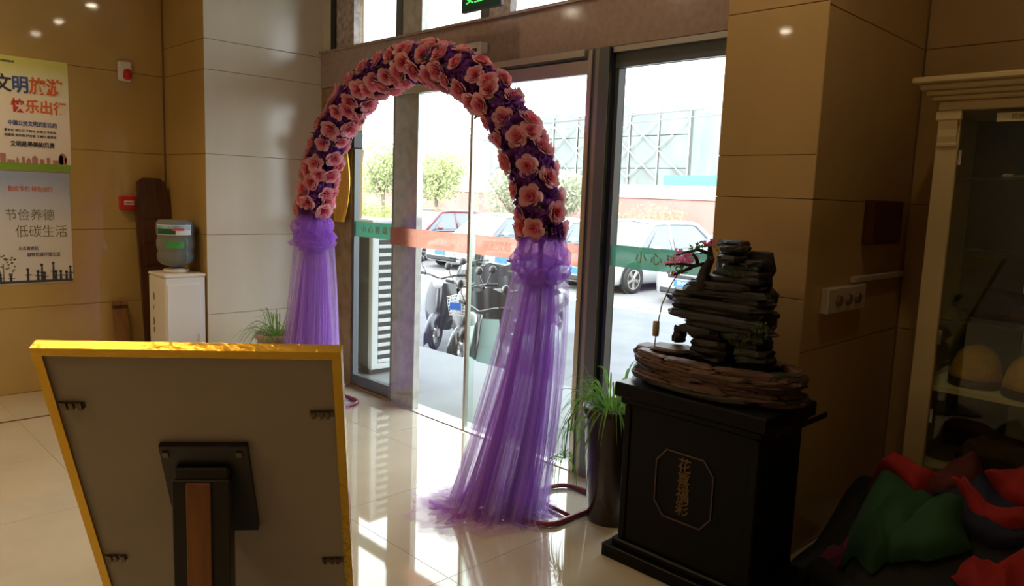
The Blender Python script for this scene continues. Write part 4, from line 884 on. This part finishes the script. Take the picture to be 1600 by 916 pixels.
patch_jacket([(-0.66, 3.15), (-0.62, 3.24), (-0.45, 3.26), (-0.32, 3.10), (-0.42, 3.04), (-0.58, 3.11)], 0.07, 3.3, C_rd, 'bright red jacket on top of the heap at the right')
patch_jacket([(-1.16, 2.85), (-1.13, 2.97), (-1.05, 3.01), (-1.02, 2.87), (-1.10, 2.82)], 0.03, 4.1, C_pu, 'plum coloured jacket at the left edge of the heap')
patch_jacket([(-0.67, 2.90), (-0.62, 2.98), (-0.54, 2.95), (-0.46, 3.0), (-0.34, 2.93), (-0.44, 2.82), (-0.58, 2.84)], 0.04, 5.2, C_rd, 'red jacket low at the front of the heap', amp=0.04)
patch_jacket([(-1.07, 3.06), (-0.99, 3.11), (-0.77, 3.06), (-0.80, 2.92), (-0.90, 2.83), (-1.04, 2.86)], 0.035, 6.6, C_gr, 'dark green jacket with a red lining lying on the front of the heap', (('front_flap', [(-0.92, 2.93), (-0.79, 3.06), (-0.69, 3.07), (-0.63, 2.99), (-0.75, 2.89), (-0.86, 2.85)], 0.06, 7.7, C_gr),
             ('lining', [(-1.04, 3.10), (-0.98, 3.14), (-0.77, 3.09), (-0.83, 3.03)], 0.06, 8.1, C_rd), ('lining', [(-0.76, 3.09), (-0.71, 3.10), (-0.46, 3.06), (-0.45, 3.01), (-0.64, 3.035)], 0.075, 9.3, C_rd)))
def folded(loc, sz, seed, m, label, cat='garment', name='garment'):
    t = thing(name, label, cat, loc); crumple(sz, seed, 0.2).build('body', m, t, smooth=True)
    MB().tube([(-sz[0] * 0.5, -sz[1] * 0.75, sz[2] * 0.25), (0, -sz[1] * 0.95, sz[2] * 0.3), (sz[0] * 0.6, -sz[1] * 0.7, sz[2] * 0.22)], 0.012, 8).build('fold', m, t, smooth=True)
folded((-0.80, 3.70, 1.046), (0.15, 0.12, 0.12), 11.0, C_bk, 'black folded garment on the middle glass shelf of the cabinet')
folded((-0.62, 3.64, 1.046), (0.12, 0.08, 0.08), 12.0, C_dr, 'maroon folded garment beside the black one in the cabinet')
folded((-0.68, 3.62, 0.401), (0.16, 0.11, 0.16), 13.0, C_bn, 'brown crumpled bag on the lower cabinet shelf', 'bag', 'bag')

# ------------------------------------------------------------------ outside: ground
M['terrace'] = mat('terrace_paving', (0.23, 0.245, 0.26), 0.9, var=0.08, scale=3, spec=0.12)
M['threshold'] = mat('pale_threshold', (0.42, 0.42, 0.41), 0.5)
M['asphalt'] = mat('asphalt', (0.15, 0.16, 0.178), 0.9, var=0.15, scale=2, spec=0.2)
M['lot'] = mat('parking_concrete', (0.17, 0.17, 0.175), 0.85, var=0.12, scale=1.5)
M['lineW'] = mat('road_line', (0.75, 0.75, 0.73), 0.7)
GZ = -0.6
te = structure('pavement', MB().box(-8.5, -1.0, 3.20, 4.45, GZ, -0.005), M['terrace'])
MB().box(-4.9, -1.74, 3.062, 3.199, -0.05, -0.002).build('threshold_slab', M['threshold'], te)
structure('road', MB().box(-90, 40, 3.0, 90, GZ - 0.2, GZ), M['asphalt'])
rl = structure('road_line', MB().box(-40, 10, 11.62, 11.80, GZ, GZ + 0.006), M['lineW'])
structure('parking_ground', MB().box(-60, 20, 11.9, 22, GZ, GZ + 0.004), M['lot'])

# ------------------------------------------------------------------ outdoor air conditioner
M['acwhite'] = mat('ac_white', (0.50, 0.54, 0.54), 0.4); M['acshade'] = mat('ac_shade_tone', (0.025, 0.019, 0.02), 0.5)
ac = thing('outdoor_air_conditioner', 'tall outdoor air conditioner with its side coloured dark for shade and white louvres beyond the left glass', 'air conditioner', (-5.02, 3.52, -0.005))
MB().box(-0.85, -0.03, -0.13, 0.24, 0.06, 1.235, 0.01).build('body', M['acshade'], ac)  # white casing; deep shade of its near side put into the dark colour
MB().box(-0.87, 0.015, -0.15, 0.26, 1.235, 1.265, 0.01).build('top', M['acwhite'], ac)
MB().box(-0.035, 0.012, -0.145, -0.075, 0.05, 1.234, 0.008).build('corner_post', M['acwhite'], ac)
MB().box(-0.035, 0.012, 0.21, 0.25, 0.05, 1.234, 0.008).build('corner_post', M['acwhite'], ac)
for k in range(17): MB().box(-0.02, 0.008, -0.074, 0.209, 0.10 + k * 0.067, 0.128 + k * 0.067, 0.003).build('louvre', M['acwhite'], ac)
MB().box(-0.03, 0.004, -0.074, 0.209, 0.05, 0.095).build('base_rail', M['acwhite'], ac)
for x in (-0.75, -0.1): MB().box(x - 0.05, x + 0.05, -0.12, 0.22, 0.0, 0.06).build('foot', M['acshade'], ac)

# ------------------------------------------------------------------ scooters
M['sc_black'] = mat('scooter_black', (0.02, 0.022, 0.026), 0.25, coat=0.5); M['sc_blue'] = mat('scooter_slate_blue', (0.018, 0.024, 0.036), 0.25, coat=0.5); M['sc_mint'] = mat('scooter_mint', (0.30, 0.44, 0.41), 0.25, coat=0.6)
M['sc_grey'] = mat('scooter_grey', (0.07, 0.075, 0.08), 0.3, coat=0.4); M['cape'] = mat('grey_rain_cape', (0.035, 0.035, 0.042), 0.6, bump=0.3, scale=20); M['seatblk'] = mat('scooter_seat', (0.015, 0.015, 0.016), 0.6)
M['wire'] = mat('white_wire', (0.80, 0.80, 0.80), 0.4); M['plateblue'] = mat('plate_blue', (0.03, 0.16, 0.60), 0.35); M['screen'] = glass_mat('windscreen', (0.75, 0.85, 0.83), 1.0, 1.6)
M['lampglass'] = mat('lamp_lens', (0.65, 0.68, 0.70), 0.08, spec=0.9)
def scooter(x, y, rz, body, label, basket=False, cape=False, shield=False):
    t = thing('scooter', label, 'scooter', (x, y, GZ), rz, 'scooters parked beyond the terrace')
    for yy in (-0.62, 0.56):
        wh = MB(); prof = []
        ringp = [(0.0 + 0, 0.225 * math.cos(a * PI / 12), 0.225 * math.sin(a * PI / 12)) for a in range(24)]
        wh.tube([(0, yy + p[1] * 0.86, 0.235 + p[2] * 0.86) for p in ringp], 0.042, 8, closed=True)
        w_ = wh.build('wheel', M['rubber'], t, smooth=True)
        hub = MB().cyl((-0.05, yy, 0.235), (0.05, yy, 0.235), 0.06, 14)
        for k in range(5):
            a = k * 2 * PI / 5; hub.tube([(0, yy, 0.235), (0, yy + 0.17 * math.cos(a), 0.235 + 0.17 * math.sin(a))], 0.016, 6)
        hub.build('hub', M['alu'], w_)
    MB().grid(lambda u, v: ((v - 0.5) * 0.13 * (1 if abs(v - .5) < .4 else .9), -0.62 + 0.285 * math.cos(R(200) - R(190) * u), 0.235 + 0.285 * math.sin(R(200) - R(190) * u) - 0.06 * (2 * v - 1) ** 2), 14, 7).build('fender', body, t, smooth=True)
    MB().tube([(0, -0.60, 0.26), (0, -0.50, 0.62), (0, -0.45, 0.92)], [0.035, 0.045, 0.035], 10).build('steering_column', M['sc_black'], t, smooth=True)
    MB().grid(lambda u, v: ((u - 0.5) * (0.30 + 0.16 * math.sin(v * PI * 0.9)), -0.47 - 0.10 * math.cos((u - 0.5) * PI) - 0.05 * v + 0.17 * v, 0.26 + 0.62 * v), 13, 12).build('front_shield', body, t, smooth=True)
    MB().lathe([(0.0001, 0.0), (0.055, 0.008), (0.07, 0.03), (0.06, 0.06)], (0, 0, 0), 18).build('headlight', M['lampglass'], t, smooth=True, loc=(0, -0.53, 0.88), rot=(R(80), 0, 0))
    hb = MB().tube([(-0.34, -0.36, 1.0), (-0.18, -0.42, 0.99), (0, -0.45, 0.94), (0.18, -0.42, 0.99), (0.34, -0.36, 1.0)], 0.014, 8).build('handlebar', M['sc_black'], t, smooth=True)
    for s_ in (-1, 1):
        MB().tube([(s_ * 0.22, -0.41, 1.0), (s_ * 0.27, -0.43, 1.10), (s_ * 0.29, -0.42, 1.16)], 0.006, 6).build('mirror_arm', M['sc_black'], hb)
        MB().lathe([(0.0001, -0.008), (0.045, -0.006), (0.05, 0.0), (0.045, 0.008), (0.0001, 0.012)], (0, 0, 0), 14).build('mirror', M['sc_black'], t, smooth=True, loc=(s_ * 0.30, -0.42, 1.19), rot=(R(80), 0, 0))
        MB().cyl((s_ * 0.23, -0.405, 0.995), (s_ * 0.35, -0.355, 1.0), 0.02, 8).build('grip', M['rubber'], hb)
    MB().box(-0.15, 0.15, -0.42, 0.12, 0.25, 0.31, 0.015).build('footboard', M['sc_black'], t)
    MB().grid(lambda u, v: (0.19 * math.cos(2 * PI * u) * (0.55 + 0.55 * math.sin(PI * min(1, v * 1.15 + 0.12))), 0.08 + v * 0.72, 0.50 + 0.03 * v + 0.20 * math.sin(2 * PI * u) * (0.75 + 0.25 * math.sin(PI * v))), 18, 10, wrap=True).build('tail_body', body, t, smooth=True)
    MB().grid(lambda u, v: ((u - 0.5) * (0.24 + 0.10 * math.sin(v * PI)), 0.10 + v * 0.70, 0.72 + 0.07 * math.cos((u - 0.5) * PI) + 0.05 * math.sin(v * PI)), 9, 10).build('seat', M['seatblk'], t, smooth=True)
    if basket:
        bk = MB()
        def ringz(z, k): return [(-0.16 * k, -0.60 - 0.12 * k, z), (0.16 * k, -0.60 - 0.12 * k, z), (0.16 * k, -0.60 + 0.12 * k, z), (-0.16 * k, -0.60 + 0.12 * k, z)]
        for i in range(7): bk.tube(ringz(0.63 + i * 0.037, 0.82 + 0.03 * i), 0.0045, 5, closed=True)
        for i in range(9):
            f = i / 8 - 0.5
            for yy in (-1, 1): bk.tube([(0.32 * f * 0.82, -0.60 + yy * 0.12 * 0.82, 0.63), (0.32 * f, -0.60 + yy * 0.12, 0.852)], 0.0035, 4)
        for i in range(6):
            f = i / 5 - 0.5
            for xx in (-1, 1): bk.tube([(xx * 0.16 * 0.82, -0.60 + 0.24 * f * 0.82, 0.63), (xx * 0.16, -0.60 + 0.24 * f, 0.852)], 0.0035, 4)
        b_ = bk.build('basket', M['wire'], t); part_label(b_, 'white wire basket with a blue plate')
        MB().box(-0.12, 0.03, -0.722, -0.716, 0.70, 0.79, 0.002).build('licence_plate', M['plateblue'], b_)
    if cape:
        MB().grid(lambda u, v: ((u - 0.5) * (0.78 - 0.1 * v), -0.50 - 0.14 * math.cos((u - 0.5) * PI) * (1 - 0.4 * v) + 0.02 * math.sin(u * 23), 1.02 - 0.62 * v - 0.12 * (2 * u - 1) ** 2 + 0.02 * math.sin(u * 17)), 26, 12).build('rain_cape', M['cape'], t, smooth=True)
    if shield:
        MB().grid(lambda u, v: ((u - 0.5) * 0.42 * (1 - 0.35 * v * v), -0.55 - 0.05 * math.cos((u - 0.5) * PI) + 0.14 * v, 0.98 + 0.42 * v), 11, 8).build('windscreen', M['screen'], t, smooth=True)
    return t
scooter(-7.05, 6.45, 0.42, M['sc_black'], 'black scooter with a white wire basket and blue plate on its front', basket=True)
scooter(-8.05, 6.75, 0.55, M['sc_blue'], 'slate blue scooter left of the one with the wire basket', cape=False)
scooter(-6.38, 6.40, 0.30, M['sc_black'], 'black scooter under a grey rain cape right of the wire basket', cape=True)
scooter(-5.45, 5.35, 0.10, M['sc_mint'], 'pale mint scooter partly hidden behind the purple tulle', shield=False)
scooter(-8.75, 8.5, 0.45, M['sc_grey'], 'grey scooter with a clear windscreen in the second row', shield=True, cape=True)
scooter(-7.4, 7.9, 0.3, M['sc_black'], 'black scooter in the second row behind the wire basket', cape=True)
scooter(-9.6, 8.6, 0.5, M['sc_blue'], 'blue scooter at the far left of the second row')

# ------------------------------------------------------------------ cars
M['carwhite'] = mat('car_white', (0.50, 0.52, 0.54), 0.2, coat=0.8); M['carred'] = mat('car_dark_red', (0.20, 0.035, 0.05), 0.2, coat=0.8); M['carsilver'] = mat('car_silver', (0.60, 0.62, 0.64), 0.25, 0.3, coat=0.8)
M['carblack'] = mat('car_trim', (0.02, 0.02, 0.022), 0.4)
def car(x, y, rz, paint, label, Hh=1.52, Lc=4.4, plate=None):
    t = thing('car', label, 'car', (x, y, GZ), rz, 'cars parked across the road')
    hw = 0.89; f0 = -Lc / 2; r0 = Lc / 2
    st = [(f0, 0.60, 0.30, 0.62), (f0 + 0.10, 0.78, 0.20, 0.72), (f0 + 0.40, 0.87, 0.18, 0.80), (f0 + 0.9, hw, 0.18, 0.88), (f0 + 1.25, hw, 0.18, 0.93), (f0 + 2.0, hw, 0.18, 0.95), (f0 + 3.0, hw, 0.18, 0.98), (r0 - 0.5, 0.87, 0.20, 1.0), (r0 - 0.1, 0.80, 0.24, 0.98), (r0, 0.66, 0.34, 0.85)]
    vs = []; ns = 12
    for (yy, w_, z0, z1) in st:
        h = z1 - z0
        half = [(w_ * 0.86, z0), (w_ * 0.97, z0 + 0.10 * h), (w_, z0 + 0.40 * h), (w_ * 0.985, z0 + 0.72 * h), (w_ * 0.90, z0 + 0.93 * h), (w_ * 0.62, z1)]
        vs += [(a, yy, b) for a, b in half] + [(-a, yy, b) for a, b in half[::-1]]
    fs = [(i * ns + k, i * ns + (k + 1) % ns, (i + 1) * ns + (k + 1) % ns, (i + 1) * ns + k) for i in range(len(st) - 1) for k in range(ns)] + [tuple(range(ns)), tuple((len(st) - 1) * ns + k for k in range(ns))[::-1]]
    MB().add(vs, fs).build('body', paint, t, smooth=True)
    # cabin: base ring and roof ring
    b0, b1, c0, c1 = f0 + 1.12, r0 - 0.22, f0 + 1.85, r0 - 0.95; zb, zr = 0.90, Hh; wb, wr = 0.82, 0.62
    secs = [(b0, 0.74, zb), (f0 + 1.50, 0.765, (zb + zr) / 2 + 0.02), (c0, 0.64, zr - 0.03)]
    cab = MB(); vs = []
    for s_, (yy, zz) in enumerate(((b0, zb), (c0, zr - 0.03), (c0 + 0.35, zr), (c1 - 0.2, zr - 0.01), (c1, zr - 0.05), (b1, zb + 0.06))):
        if s_ in (0, 5): vs += [(-wb, yy, zb), (-wb * 0.95, yy, zz), (0, yy - (0.06 if s_ == 0 else -0.05), zz), (wb * 0.95, yy, zz), (wb, yy, zb)]
        else: vs += [(-wb, yy, zb), (-wr, yy, zz - 0.02), (0, yy - (0.06 if s_ == 1 else 0), zz + 0.02), (wr, yy, zz - 0.02), (wb, yy, zb)]
    fs = [(i * 5 + k, i * 5 + k + 1, (i + 1) * 5 + k + 1, (i + 1) * 5 + k) for i in range(5) for k in range(4)]
    cab.add(vs, fs).build('cabin', M['carglass'], t)
    W_ = [Vector(p) for p in vs]; rf = MB().add([W_[i * 5 + k] + Vector((0, 0, 0.012)) for i in (1, 2, 3, 4) for k in (1, 2, 3)], [(i * 3 + k, i * 3 + k + 1, i * 3 + k + 4, i * 3 + k + 3) for i in range(3) for k in range(2)])
    rf.build('roof', paint, t, smooth=True)
    pil = MB()
    for k in (1, 3):
        pil.tube([W_[k], W_[5 + k], W_[10 + k], W_[15 + k], W_[20 + k], W_[25 + k]], [0.04, 0.045, 0.05, 0.05, 0.06, 0.09], 8)
        bx = f0 + 2.39; pil.tube([(W_[k].x * 1.05, bx, zb), (W_[10 + k].x, bx, zr - 0.03)], 0.035, 6)
    pil.build('pillars', paint, t, smooth=True)
    def pane(name, q, n_):
        q = [Vector(p) for p in q]; c_ = sum(q, Vector()) / len(q); q = [c_ + (p - c_) * 0.90 + Vector(n_) * 0.006 for p in q]
        MB().add(q, [tuple(range(len(q)))]).build(name, M['carglass'], t)
    V = [Vector(p) for p in vs]
    pane('windscreen', [V[1], V[2], V[3], V[8], V[7], V[6]], (0, -0.7, 0.7))
    pane('rear_window', [V[21], V[22], V[23], V[28], V[27], V[26]], (0, 0.6, 0.7))
    for s_ in (-1, 1):
        mid = f0 + 2.35
        def on(yy, f):                   # point on the side: f 0 at belt, 1 at roof rail
            return Vector((s_ * (wb + (wr - wb) * f), yy, zb + 0.03 + (zr - 0.10 - zb) * f))
        pane('side_window', [on(b0 + 0.28, 0.02), on(mid, 0.02), on(mid, 0.95), on(c0 + 0.12, 0.95)], (s_, 0, 0.25))
        pane('side_window', [on(mid + 0.08, 0.02), on(r0 - 0.72, 0.06), on(c1 - 0.05, 0.93), on(mid + 0.08, 0.95)], (s_, 0, 0.25))
        m_ = crumple((0.11, 0.06, 0.12), 3, 0.0, 1.0, 14, 8).build('mirror', paint, t, smooth=True, loc=(s_ * 0.98, b0 + 0.42, 0.95))
        MB().tube([(s_ * 0.87, mid + 0.0, 0.84), (s_ * 0.90, mid - 0.1, 0.84), (s_ * 0.87, mid - 0.22, 0.84)], 0.014, 6).build('door_handle', paint, t)
        for yy in (f0 + 0.85, r0 - 0.85):
            MB().lathe([(0.37, 0), (0.37, 0.02), (0.0001, 0.02)], (0, 0, 0), 24).build('wheel_arch', M['carblack'], t, loc=(s_ * 0.885, yy, 0.34), rot=(0, R(90 * s_), 0))
            wh = MB().lathe([(0.20, 0.0), (0.30, 0.0), (0.32, 0.03), (0.32, 0.16), (0.29, 0.20), (0.23, 0.205), (0.20, 0.19)], (0, 0, 0), 26).build('wheel', M['rubber'], t, smooth=True, loc=(s_ * 0.74, yy, 0.322), rot=(0, R(90 * s_), 0))
            rim = MB().lathe([(0.235, 0.17), (0.235, 0.20), (0.205, 0.205), (0.20, 0.17)], (0, 0, 0), 26).lathe([(0.0001, 0.205), (0.05, 0.20), (0.055, 0.15)], (0, 0, 0), 12)
            for k in range(5):
                a = k * 2 * PI / 5; rim.tube([(0.03 * math.cos(a), 0.03 * math.sin(a), 0.18), (0.21 * math.cos(a + 0.12), 0.21 * math.sin(a + 0.12), 0.185)], [0.035, 0.022], 6); rim.tube([(0.03 * math.cos(a), 0.03 * math.sin(a), 0.18), (0.21 * math.cos(a - 0.12), 0.21 * math.sin(a - 0.12), 0.185)], [0.03, 0.018], 6)
            rim.build('rim', M['alu'], wh)
            MB().lathe([(0.20, 0.10), (0.0001, 0.10)], (0, 0, 0), 20).build('brake_disc', M['carblack'], wh)
        MB().grid(lambda u, v: (s_ * (0.50 + 0.29 * u), f0 + 0.045 + 0.25 * u * u - 0.02 + 0.06 * v, 0.60 + 0.13 * v + 0.03 * u), 7, 4).build('headlight', M['lampglass'], t, smooth=True)
    MB().box(-0.62, 0.62, f0 - 0.005, f0 + 0.10, 0.24, 0.38, 0.03).build('lower_grille', M['carblack'], t)
    MB().box(-0.40, 0.40, f0 - 0.012, f0 + 0.05, 0.56, 0.64, 0.012).build('upper_grille', M['carblack'], t)
    pl_ = MB().box(-0.22, 0.22, f0 - 0.028, f0 - 0.015, 0.40, 0.54, 0.003).build('licence_plate', M['plateblue'], t)
    if plate: text(plate, 0.095, M['wire'], pl_, (0, f0 - 0.030, 0.47), FACE_Y, sx=0.72)
    return t
car(-10.75, 15.0, -0.05, M['carwhite'], 'white car with a bright wheel seen through the right hand glass beside the dark post', 1.58, 4.5)
car(-7.85, 14.95, -0.12, M['carwhite'], 'white car with a lettered blue plate just left of the rock fountain', 1.52, 4.4, '\u9102E\u00b70231')
car(-13.4, 15.1, -0.03, M['carwhite'], 'white car behind the right tulle leg of the arch', 1.50)
car(-16.0, 15.2, 0.0, M['carwhite'], 'white car seen through the arch left of the door seam', 1.50)
car(-18.9, 15.2, 0.0, M['carred'], 'dark red car parked farthest to the left through the arch', 1.52)

# ------------------------------------------------------------------ trees, hedges, walls, far buildings; pale colours stand in for haze
M['trunk'] = mat('tree_bark', (0.22, 0.18, 0.14), 0.8); M['crown'] = leaf_mat('tree_leaves', (0.36, 0.42, 0.19), (0.52, 0.55, 0.34), 0.4, 1.2); M['crown2'] = leaf_mat('grey_green_leaves', (0.38, 0.42, 0.29), (0.55, 0.57, 0.45), 0.4, 1.2); M['hedge'] = leaf_mat('hedge_leaves', (0.26, 0.36, 0.10), (0.46, 0.50, 0.22), 0.3, 2)
M['redflower'] = leaf_mat('reddish_shrub', (0.55, 0.25, 0.20), (0.45, 0.42, 0.22), 0.3, 3)
def foliage(mb, c, rx, ry, rz_, n_, lf, seed):
    rnd = random.Random(seed)
    for i in range(n_):
        d = Vector((rnd.gauss(0, 1), rnd.gauss(0, 1), rnd.gauss(0, 1))).normalized(); k = rnd.uniform(0.45, 1.0) * (1 + 0.3 * noise.noise(d * 2.2 + Vector((seed, 0, 0))))
        p = Vector(c) + Vector((d.x * rx, d.y * ry, d.z * rz_)) * k; e = Vector((rnd.uniform(-1, 1), rnd.uniform(-1, 1), rnd.uniform(-1, 1))).normalized(); f = e.orthogonal().normalized(); l = lf * rnd.uniform(0.6, 1.3)
        mb.add([p - e * l, p + f * l * 0.5, p + e * l, p - f * l * 0.5], [(0, 1, 2, 3)])
def tree(x, y, h, r_, label, seed, m):
    t = thing('tree', label, 'tree', (x, y, GZ), group='trees across the road'); rnd = random.Random(seed); ht = h - r_ * 1.3
    tk = MB().tube([(0, 0, 0), (0.04, 0.02, ht * 0.5), (0.0, 0.05, ht), (0.1, 0, ht + r_ * 0.8)], [0.12, 0.09, 0.07, 0.02], 8).build('trunk', M['trunk'], t, smooth=True)
    for k in range(5):
        a = k * 1.3 + seed; MB().tube([(0, 0, ht * 0.85), (math.cos(a) * r_ * 0.4, math.sin(a) * r_ * 0.4, ht + r_ * 0.3), (math.cos(a) * r_ * 0.75, math.sin(a) * r_ * 0.75, ht + r_ * 0.8)], [0.05, 0.035, 0.012], 6).build('branch', M['trunk'], tk)
    mb = MB()
    for k in range(9):
        a = rnd.uniform(0, 6.28); q = rnd.uniform(0, 0.6) * r_; foliage(mb, (q * math.cos(a), q * math.sin(a), ht + r_ * rnd.uniform(0.05, 1.05)), r_ * 0.55, r_ * 0.55, r_ * 0.42, 330, 0.085, seed * 10 + k)
    mb.build('crown', m, t, kind='stuff')
tree(-28.2, 19.5, 4.3, 1.55, 'light green tree in the gap between the stone jamb and the column', 1, M['crown'])
tree(-24.4, 19.5, 4.0, 1.45, 'light green tree directly right of the stone column through the arch', 2, M['crown'])
tree(-20.9, 20.5, 3.4, 1.4, 'pale grey green tree left of the door seam through the arch', 3, M['crown2'])
tree(-17.9, 20.0, 3.1, 1.2, 'pale grey green tree right of the door seam through the arch', 4, M['crown2'])
def hedge(x0, x1, y, h, label, seed, m):
    o = MB(); rnd = random.Random(seed); n_ = int((x1 - x0) * 2.2) + 1
    for k in range(n_): foliage(o, (x0 + (x1 - x0) * (k + 0.5) / n_ - (x0 + x1) / 2, 0, h * 0.5), 0.45, 0.4, h * 0.52 * rnd.uniform(0.85, 1.15), 260, 0.06, seed + k)
    ob = o.build('hedge', m, loc=((x0 + x1) / 2, y, GZ)); return tag(ob, label, 'hedge')
hedge(-30.0, -22.5, 18.3, 1.55, 'clipped green hedge behind the parked cars at the left', 40, M['hedge'])
hedge(-17.6, -13.4, 21.0, 1.9, 'reddish flowering shrubs before the pink wall', 60, M['redflower'])
hedge(-10.6, -8.8, 18.0, 1.25, 'low yellow green hedge behind the plated white car', 80, M['hedge'])
gw = structure('wall_street', MB().box(-42, -6, 24.0, 24.3, GZ, 1.55), mat('pink_wall', (0.46, 0.25, 0.22), 0.8, var=0.25, scale=0.6))
MB().box(-42, -6, 23.95, 24.35, 1.55, 2.05).build('coping', mat('pale_coping', (0.58, 0.47, 0.37), 0.8, var=0.15, scale=1.0), gw)
sh = thing('shed', 'low shed with a turquoise roof behind the pink wall at the right', 'shed', (-16.0, 27.5, GZ))
MB().box(-1.9, 4.0, -0.5, 1.5, 0, 2.75).build('wall', M['carsilver'], sh); MB().prism([(-1.0, 2.72), (2.0, 2.95), (2.0, 3.12), (-1.0, 3.12)], 6.3, 'x', -2.1).build('roof', mat('turquoise_roof', (0.10, 0.42, 0.45), 0.5), sh)
M['net'] = mat('scaffold_net', (0.23, 0.26, 0.25), 0.8, var=0.25, scale=0.8, stretch=(1, 1, 0.4)); M['tubepale'] = mat('pale_scaffold_tube', (0.48, 0.48, 0.46), 0.6)
def scaffold(x0, x1, y, z1, label, seed, rag):
    t = thing('scaffolded_building', label, 'building', ((x0 + x1) / 2, y, GZ)); w_ = x1 - x0; n_ = max(3, int(w_ / 2.2)); rnd = random.Random(seed); H_ = z1 - GZ
    MB().box(-w_ / 2, w_ / 2, 0.3, 6, 0, H_ * 0.93).build('block', M['net'], t)
    for i in range(n_):
        for j in range(4):
            a, b = -w_ / 2 + w_ * i / n_, -w_ / 2 + w_ * (i + 1) / n_; c_, d_ = H_ * j / 4, H_ * (j + 1) / 4
            if j == 3 and rag: d_ -= rnd.uniform(0, 0.9)
            MB().grid(lambda u, v: (a + 0.04 + (b - a - 0.08) * u, 0.08 * math.sin(u * PI) * math.sin(v * PI) * rnd.uniform(.5, 1), c_ + (d_ - c_ - 0.05) * v), 5, 5).build('net_panel', M['net'], t, smooth=True)
    for i in range(n_ + 1): MB().cyl((-w_ / 2 + w_ * i / n_, -0.12, 0), (-w_ / 2 + w_ * i / n_, -0.12, H_ + rnd.uniform(0, 0.9)), 0.05, 6).build('pole', M['tubepale'], t)
    for i in range(0, n_ - 1):
        a, b = -w_ / 2 + w_ * i / n_, -w_ / 2 + w_ * (i + 2) / n_
        MB().cyl((a, -0.2, H_ * 0.42), (b, -0.2, H_ * 0.86), 0.035, 5).build('brace', M['tubepale'], t); MB().cyl((b, -0.2, H_ * 0.42), (a, -0.2, H_ * 0.86), 0.035, 5).build('brace', M['tubepale'], t)
scaffold(-43.5, -25.6, 40.0, 7.6, 'long grey green building wrapped in scaffold netting across the road', 1, True)
M['hazebuild'] = mat('hazed_far_building', (0.70, 0.74, 0.70), 0.8); M['hazewin'] = mat('hazed_far_window', (0.50, 0.56, 0.56), 0.4)  # distance haze painted in as pale wall and window colour
fb = thing('far_building', 'haze paled grey green building behind the trees through the arch', 'building', (-52.5, 42.0, GZ))
MB().box(-4.5, 4.5, 0, 6, 0, 6.6).build('wall', M['hazebuild'], fb); MB().box(-4.7, 4.7, -0.2, 6.2, 6.6, 6.9).build('roof', M['hazebuild'], fb)
for i in range(5):
    for j in range(2): MB().box(-4.0 + i * 1.7, -2.9 + i * 1.7, -0.06, 0.02, 2.9 + j * 1.9, 4.2 + j * 1.9).build('window', M['hazewin'], fb)
ms = thing('scaffold_mast', 'thin pale lattice mast rising behind the turquoise roof', 'mast', (-20.0, 36.0, GZ))
for (a, b) in ((-0.5, -0.5), (0.5, -0.5), (0.5, 0.5), (-0.5, 0.5)): MB().cyl((a, b, 0), (a, b, 10.5), 0.04, 5).build('leg', M['tubepale'], ms)
for k in range(10):
    z = 0.6 + k; s_ = 1 if k % 2 else -1; MB().cyl((-0.5 * s_, -0.5, z), (0.5 * s_, -0.5, z + 1.0), 0.03, 5).build('brace', M['tubepale'], ms)
    MB().cyl((-0.5, -0.5, z), (0.5, -0.5, z), 0.03, 5).build('rung', M['tubepale'], ms)
lp = thing('street_lamp', 'dark street lamp post across the road left of the column', 'street lamp', (-19.2, 12.4, GZ))
MB().tube([(0, 0, 0), (0, 0, 0.3), (0, 0, 2.75)], [0.09, 0.05, 0.04], 10).build('pole', M['darkmetal'], lp)
MB().lathe([(0.06, 2.75), (0.16, 2.95), (0.19, 3.2), (0.21, 3.22), (0.10, 3.36), (0.0001, 3.42)], n=12).build('lantern', M['darkmetal'], lp)
M['cable'] = mat('cable_grey', (0.25, 0.25, 0.27), 0.7)
for k, (z, sag, r_, lab) in enumerate(((3.05, 0.10, 0.012, 'lowest thin overhead cable crossing the street'), (3.16, 0.06, 0.016, 'middle overhead cable crossing the street'), (3.30, 0.16, 0.010, 'topmost thin overhead cable crossing the street'))):
    tag(MB().tube([(-30 + 2.6 * i, 13.2 + 0.03 * k, z + 0.25 * i / 10 - sag * math.sin(i / 10 * PI) * 2) for i in range(11)], r_, 5).build('overhead_cable', M['cable']), lab, 'cable', 'overhead cables')
for k, (x, lab) in enumerate(((-30.0, 'concrete pole carrying the left end of the overhead cables'), (-4.0, 'concrete pole carrying the right end of the overhead cables'))):
    up_ = thing('utility_pole', lab, 'pole', (x, 13.5, GZ))
    MB().tube([(0, 0, 0), (0, 0, 4.6)], [0.13, 0.09], 12).build('shaft', M['carsilver'], up_, smooth=True)
    MB().box(-0.05, 0.05, -0.35, 0.35, 4.15, 4.23).build('crossarm', M['darkmetal'], up_)
